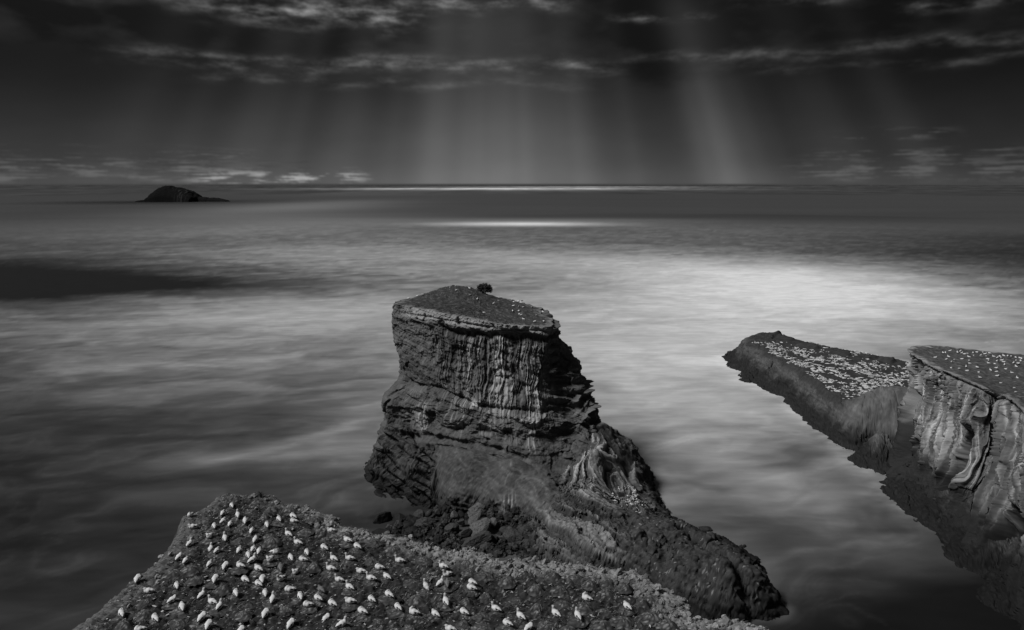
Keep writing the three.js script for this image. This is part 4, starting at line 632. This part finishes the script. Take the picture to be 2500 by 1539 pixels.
{
  const sets = new Map();
  GANNETS.forEach((b, i) => { const key = b[3] + bandOf(b[1]); if (!sets.has(key)) sets.set(key, []); sets.get(key).push([b[0] / -b[1], i]); });
  for (const s of sets.values()) s.sort((a, b) => a[0] - b[0]);
  const r = rng(404);
  GANNETS.forEach(([x, z, yaw, pose], i) => {
    const key = pose + bandOf(z), set = sets.get(key), k = set.findIndex((e) => e[1] === i);
    const o = MODEL[pose].clone(); o.name = numbered('gannet'); scene.add(o);
    const ground = colonyAt(x, z)[0], h = 0.10 + 0.16 * r(); mounds.push([x, ground, z, 0.42 + 0.14 * r(), h]);
    o.position.set(x, ground + h * 0.72 - 0.02, z); o.rotation.set(0, rad(yaw), 0.06 * (r() - 0.5)); const size = 0.98 + 0.12 * r(); o.scale.set(size, size * 1.10, size * 1.22);
    tag(o, set.length > 1 ? `${SAY[pose]}, ${nth(k)} ${bandOf(z)}` : `${SAY[pose]}, the only one ${bandOf(z)}`, 'gannet', 'gannets of the near colony');
  });
}
// ---------------------------------------------------------------- nest mounds, dry grass and litter on the cliff top
{
  const r = rng(77); let guard = 0;
  while (mounds.length < 296 && guard++ < 40000) {
    const x = mix(-25, 16, r()), z = mix(-56, -35, r()), d = rimDistance(x, z); if (d < 1.3 + 0.5 * smooth(-16, -6, x)) continue;
    if (mounds.some((m) => Math.hypot(m[0] - x, m[2] - z) < 0.98 + 0.25 * hash3(mounds.length, 1, 2))) continue;
    mounds.push([x, colonyAt(x, z)[0], z, 0.38 + 0.20 * r(), 0.22 + 0.26 * r()]);
  }
  const variants = [1, 2, 3, 4, 5].map((s) => {
    const rows = 9, n = 22, g = gridGeometry(n, rows, (i, j) => {
      const a = (i / n) * Math.PI * 2, q = 1 - j / (rows - 1), w = 1 + 0.20 * N2(Math.cos(a) * 1.3 + s * 9, Math.sin(a) * 1.3), R = q * w * 1.25, x = Math.cos(a) * R, z = -Math.sin(a) * R;
      const y = 1 * (1 - smooth(0.05, 1.15, q)) - 0.16 * (1 - smooth(0, 0.42, q)) + 0.13 * fbm2(x * 2.2 + s * 5, z * 2.2, 3) * (1 - q) * 2 - 0.12 * smooth(0.8, 1, q);
      const side = fbm2(x * 2.6 + s, z * 2.6, 3, 0.6);
      return [x, y, z, Math.max(0.015, (0.055 + 0.07 * side + 0.20 * smooth(0.20, 0.55, fbm2(x * 6 + s, z * 6, 2))) * (0.35 + 0.65 * smooth(-0.25, 0.25, fbm2(x * 1.5 + s, z * 1.5, 2) + 0.6 - 0.7 * q)))];
    }, { closedU: true });
    g.computeVertexNormals(); return g;
  });
  mounds.forEach(([x, y, z, w, h], i) => { const m = part(i ? `nest_mound_${String(i).padStart(3, '0')}` : 'nest_mound', variants[i % 5], soilMaterial, clifftop); m.position.set(x + 6, y - 39 - 0.02, z + 45); m.scale.set(w, h, w * (0.85 + 0.3 * hash3(i, 3, 3))); m.rotation.y = 6.28 * hash3(i, 8, 1); });
  // straw: bent dry blades, past counting
  const blade = new THREE.BufferGeometry(), P = [], I = [];
  for (let k = 0; k <= 3; k++) { const t = k / 3, w = 0.011 * (1 - 0.7 * t); P.push(t, 0.10 * Math.sin(t * 3.1), -w, t, 0.10 * Math.sin(t * 3.1) + 0.012, w); if (k) { const a = 2 * k - 2; I.push(a, a + 1, a + 3, a, a + 3, a + 2); } }
  blade.setAttribute('position', new THREE.Float32BufferAttribute(P, 3)); blade.setIndex(I); blade.computeVertexNormals();
  const list = [], q = rng(31); guard = 0;
  while (list.length < 17000 && guard++ < 300000) {
    const x = mix(-27, 17, q()), z = mix(-57.5, -34, q()), d = rimDistance(x, z); if (d < -0.4) continue;
    const want = 0.35 + 0.7 * fbm2(x * 0.6 + 3, z * 0.6, 3) + 0.5 * (1 - smooth(-50, -45, z)) * smooth(-24, -20, x); if (q() > want) continue;
    list.push([x, z, d, q(), q(), q(), q()]);
  }
  const im = new THREE.InstancedMesh(blade, new THREE.MeshStandardMaterial({ roughness: 1, side: THREE.DoubleSide }), list.length), o = new THREE.Object3D();
  list.forEach(([x, z, d, a, b, c, e], i) => { const turn = -0.5 + 1.5 * fbm2(x * 0.5, z * 0.5, 2) + 2.2 * (a - 0.5), s = 0.14 + 0.34 * b * b; o.position.set(x + 6, colonyAt(x, z)[0] - 39 - 0.01, z + 45); o.rotation.set(0, turn, 0.05 + 0.5 * c * c); o.scale.set(s, s * 1.2, 1.2 + e); o.updateMatrix(); im.setMatrixAt(i, o.matrix); im.setColorAt(i, grey(0.03 + 0.40 * e * c * c)); });
  im.name = 'dry_grass'; im.userData = { kind: 'stuff' }; im.castShadow = im.receiveShadow = true; clifftop.add(im);
  // droppings round the nests, and broken stone along the rim: past counting
  const flake = new THREE.CircleGeometry(1, 7); flake.rotateX(-Math.PI / 2); { const fp = flake.attributes.position; for (let i = 1; i < fp.count; i++) { const k = 0.55 + 0.45 * hash3((i - 1) % 7, 4, 4); fp.setXYZ(i, fp.getX(i) * k, -0.3, fp.getZ(i) * k); } flake.computeVertexNormals(); }
  const splash = new THREE.InstancedMesh(flake, new THREE.MeshStandardMaterial({ roughness: 1 }), 2600); let sn = 0;
  while (sn < 2600) { const m = mounds[Math.floor(q() * mounds.length)], a = 6.283 * q(), R = m[3] * (1.1 + 1.3 * q() ** 1.5), x = m[0] + R * Math.cos(a), z = m[2] + R * Math.sin(a); if (rimDistance(x, z) < 0.2) { if (q() < 0.9) continue; } o.position.set(x + 6, colonyAt(x, z)[0] - 39 + 0.012, z + 45); o.rotation.set(0, -a, 0); const s = 0.02 + 0.07 * q() ** 3; o.scale.set(s * (1 + 2.5 * q()), 0.03, s); o.updateMatrix(); splash.setMatrixAt(sn, o.matrix); splash.setColorAt(sn, grey(0.16 + 0.34 * q())); sn++; }
  splash.name = 'droppings'; splash.userData = { kind: 'stuff' }; splash.receiveShadow = true; clifftop.add(splash);
  const chip = new THREE.IcosahedronGeometry(1, 1); { const p = chip.attributes.position; for (let i = 0; i < p.count; i++) { const x = p.getX(i), y = p.getY(i), z = p.getZ(i), k = 0.8 + 0.35 * N3(x * 1.1, y * 1.1, z * 1.1); p.setXYZ(i, x * k, y * k, z * k); } chip.computeVertexNormals(); }
  const chips = new THREE.InstancedMesh(chip, new THREE.MeshStandardMaterial({ roughness: 1 }), 1500); let cn = 0; guard = 0;
  while (cn < 1500 && guard++ < 400000) { const x = mix(-25, 17, q()), z = mix(-57.5, -36, q()), d = rimDistance(x, z); if (d < -0.6 || d > 2.2 || q() > smooth(-20, -8, x) * 0.9 + 0.15) continue; const s = 0.05 + 0.22 * q() ** 4; o.position.set(x + 6, colonyAt(x, z)[0] - 39 + 0.3 * s, z + 45); o.rotation.set(6 * q(), 6 * q(), 6 * q()); o.scale.set(s * 1.3, s * 0.7, s); o.updateMatrix(); chips.setMatrixAt(cn, o.matrix); chips.setColorAt(cn, grey(0.12 + 0.20 * q())); cn++; }
  chips.count = cn; chips.name = 'rim_stones'; chips.userData = { kind: 'stuff' }; chips.castShadow = chips.receiveShadow = true; clifftop.add(chips);
  // a dark tuft on the rim and a dead stalk
  const tuft = new THREE.Group(); tuft.name = numbered('tussock'); tuft.position.set(-20.2, colonyAt(-20.2, -55.3)[0], -55.3); scene.add(tuft);
  const blades = []; for (let k = 0; k < 90; k++) { const g = blade.clone(); g.scale(0.30 + 0.35 * q(), 1.2, 1.6); g.rotateZ(0.55 + 0.9 * q()); g.rotateY(6.28 * q()); blades.push(g); }
  part('leaves', mergeGeometries(blades), new THREE.MeshStandardMaterial({ color: grey(0.02), roughness: 0.9, side: THREE.DoubleSide }), tuft);
  tag(tuft, 'small dark tuft of grass on the rim behind the far tip', 'grass tuft');
  const stalk = new THREE.Mesh(new THREE.TubeGeometry(new THREE.CatmullRomCurve3([[0, -0.05, 0], [-0.05, 0.4, 0.02], [0.0, 0.8, 0], [0.05, 1.05, 0.0]].map((p) => new THREE.Vector3(...p))), 12, 0.016, 6), new THREE.MeshStandardMaterial({ color: grey(0.22), roughness: 0.9 }));
  stalk.name = numbered('dead_stalk'); stalk.position.set(-1.3, colonyAt(-1.3, -44.0)[0], -44.0); scene.add(stalk); tag(stalk, 'thin pale dead stalk standing up near the bare rim at centre', 'stalk');
}
// ---------------------------------------------------------------- the small birds far off: one plain body each
{
  const g = plumage(blob(POSES.r.bones, 0.022, [-0.02, 0.2, 0.02, 0.48], 20), POSES.r.head, 0.52), up = plumage(blob(POSES.a.bones, 0.022, [-0.02, 0.24, 0.02, 0.50], 20), POSES.a.head, 0.52);
  const r = rng(909);
  const far = (x, y, z, label, group, s, dark) => { const m = new THREE.Mesh(r() < 0.35 ? up : g, dark ? mask : feather); m.name = numbered(dark ? 'dark_gull' : 'far_gannet'); m.castShadow = m.receiveShadow = true; m.position.set(x, y, z); m.rotation.y = 6.28 * r(); m.scale.setScalar(s); scene.add(m); tag(m, label, dark ? 'gull' : 'gannet', group); };
  const rows = (list, name) => { const sets = new Map(); list.forEach((b, i) => { const k = name(b); if (!sets.has(k)) sets.set(k, []); sets.get(k).push([b[0] / -b[1], i]); }); for (const s of sets.values()) s.sort((a, b) => a[0] - b[0]); return (b, i) => { const k = name(b); return `${nth(sets.get(k).findIndex((e) => e[1] === i))} ${k}`; }; };
  const STACK_BIRDS = [[-23.59, -164.72], [-21.83, -166.67], [-20.48, -165.97], [-14.17, -166.01], [-12.69, -164.68], [-9.82, -167.23], [-9.48, -163.43], [-7.77, -161.73], [-6.71, -168.3], [-4.1, -160.87], [-2.97, -163.9], [-5.99, -154.52], [-2.59, -169.44], [0.08, -168.65], [0.41, -165.45], [0.32, -161.49], [0.15, -157.06], [1.44, -167.08], [2.3, -167.8], [2.0, -164.7], [1.52, -160.82], [2.53, -160.74], [1.49, -157.64], [1.58, -155.75], [1.99, -154.37], [2.43, -151.43], [4.42, -160.94], [5.28, -154.63], [6.73, -157.35], [4.73, -149.78], [6.63, -150.2]];
  const a = rows(STACK_BIRDS, ([, z]) => (z < -163 ? 'along the back of the stack top' : z < -157 ? 'across the middle of the stack top' : 'by the front edge of the stack top'));
  STACK_BIRDS.forEach((b, i) => far(b[0], stackTop(b[0], b[1]), b[1], `tiny white gannet, ${a(b, i)}`, 'gannets on top of the stack', 1.1));
  far(-14.9, stackTop(-14.9, -171.5), -171.5, 'small dark bird perched on the ridge of the stack, left of the bush', undefined, 1.1, true);
  const HEAD_BIRDS = [[90.1, -151.5], [93.1, -153.9], [94.1, -154.7], [95.6, -155.6], [96.4, -154.2], [97.3, -154.7], [97.2, -154.0], [97.0, -152.7], [98.1, -153.4], [99.2, -153.3], [100.2, -153.6], [92.5, -150.8], [91.3, -149.5], [91.2, -147.5], [92.8, -149.2], [94.3, -149.1], [95.9, -149.4], [94.5, -147.0], [93.4, -145.0], [91.9, -143.7], [90.8, -141.5], [89.8, -142.5], [88.4, -142.9], [98.0, -151.1], [99.5, -151.2], [101.6, -153.7], [101.0, -152.1], [100.2, -150.4], [101.9, -152.0], [93.3, -142.4], [92.4, -140.4], [91.1, -137.8], [98.5, -147.3], [98.0, -146.2], [96.5, -143.9], [101.3, -149.7], [100.8, -147.8], [97.9, -144.0], [99.0, -145.2], [96.4, -141.3], [95.0, -140.8], [95.6, -139.9], [94.5, -138.0], [103.1, -150.4], [102.2, -148.7], [100.9, -146.5], [100.1, -144.7], [99.2, -143.1], [98.1, -141.0], [93.6, -135.4], [104.0, -150.6], [104.0, -149.4], [103.7, -146.3], [101.1, -143.3], [101.7, -142.8], [100.4, -141.4], [97.9, -138.8], [97.4, -136.5], [94.8, -133.3], [93.9, -131.5], [105.6, -149.2], [105.8, -148.2], [105.2, -146.9], [103.5, -144.7], [105.1, -149.9]];
  const b2 = rows(HEAD_BIRDS, ([x, z]) => { const d = Math.hypot(x, z); return d < 168 ? 'in the front row on the headland' : d < 173 ? 'in the second row on the headland' : d < 178 ? 'in the third row on the headland' : 'in the back row on the headland'; });
  HEAD_BIRDS.forEach((b, i) => far(b[0], headTop(b[0], b[1]) - 0.02, b[1], `tiny white gannet, ${b2(b, i)}`, 'gannets on top of the headland', 1.05));
}
// ---------------------------------------------------------------- the bush on the stack
{
  const t = new THREE.Group(); t.name = numbered('bush'); t.position.set(-6.4, stackTop(-6.4, -168) - 0.1, -168); scene.add(t);
  tag(t, 'round dark bush on the back of the stack top', 'bush');
  const r = rng(52), leaf = new THREE.CircleGeometry(0.12, 5); leaf.scale(1, 0.55, 1);
  const im = new THREE.InstancedMesh(leaf, new THREE.MeshStandardMaterial({ roughness: 0.9, side: THREE.DoubleSide }), 4200), o = new THREE.Object3D();
  for (let i = 0; i < 4200; i++) {
    const a = 6.283 * r(), e = Math.asin(mix(-0.55, 1, r())), q = (0.55 + 0.45 * r() ** 0.5) * (1 + 0.30 * N3(Math.cos(a) * 2, e * 2, Math.sin(a) * 2) + 0.12 * N3(Math.cos(a) * 5, e * 5, Math.sin(a) * 5));
    o.position.set(1.7 * q * Math.cos(a) * Math.cos(e), 1.15 + 1.3 * q * Math.sin(e), 1.5 * q * Math.sin(a) * Math.cos(e)); o.rotation.set(6.28 * r(), 6.28 * r(), 6.28 * r()); o.scale.setScalar(0.7 + 0.7 * r()); o.updateMatrix(); im.setMatrixAt(i, o.matrix); im.setColorAt(i, grey(0.015 + 0.03 * r()));
  }
  im.name = 'foliage'; im.userData = { kind: 'stuff' }; t.add(im);
  for (let k = 0; k < 5; k++) { const a = 1.256 * k, c = new THREE.CatmullRomCurve3([new THREE.Vector3(0, -0.2, 0), new THREE.Vector3(0.25 * Math.cos(a), 0.5, 0.25 * Math.sin(a)), new THREE.Vector3(0.9 * Math.cos(a), 1.3, 0.8 * Math.sin(a))]); part('stem', new THREE.TubeGeometry(c, 8, 0.05, 6), mask, t); }
}
// ---------------------------------------------------------------- clouds added out of view to shade land and sea from the sun
{
  const lump = (seed) => { const g = new THREE.IcosahedronGeometry(1, 12), p = g.attributes.position; for (let i = 0; i < p.count; i++) { const x = p.getX(i), y = p.getY(i), z = p.getZ(i), k = 0.8 + 0.25 * fbm3(x * 1.5 + seed, y * 1.5, z * 1.5, 4) + 0.15 * ridge(fbm3(x * 3 + seed, y * 3, z * 3, 3)); p.setXYZ(i, x * k, Math.max(-0.35, y * k), z * k); } g.computeVertexNormals(); return g; };
  const vapour = new THREE.MeshStandardMaterial({ color: grey(0.7), roughness: 1 }), shapes = [lump(1), lump(5), lump(9)];
  const shade_cloud = (tx, tz, height, sx, sy, sz, k, label) => {     // shades the place (tx, tz) from the sun
    const m = new THREE.Mesh(shapes[k], vapour); m.name = numbered('shade_cloud'); m.castShadow = m.receiveShadow = true; m.position.copy(SUN_DIR).multiplyScalar(height / SUN_DIR.y).add(new THREE.Vector3(tx, 0, tz)); m.scale.set(sx, sy, sz); scene.add(m);
    tag(m, label, 'shade_cloud', null, 'structure');
  };
  shade_cloud(-120, -80, 560, 88, 40, 60, 0, 'broad grey cloudbank added out of view to shade the colony and the stack');
  shade_cloud(-340, -190, 640, 150, 50, 130, 1, 'grey cloudbank added out of view to shade the sea on the left');
  shade_cloud(84, -84, 300, 44, 22, 36, 1, 'low grey cloudbank added out of view to shade the foot of the headland');
  shade_cloud(-1250, -2650, 1500, 270, 90, 220, 2, 'distant grey cloudbank added out of view to shade the islet');
}

renderer.render(scene, camera);
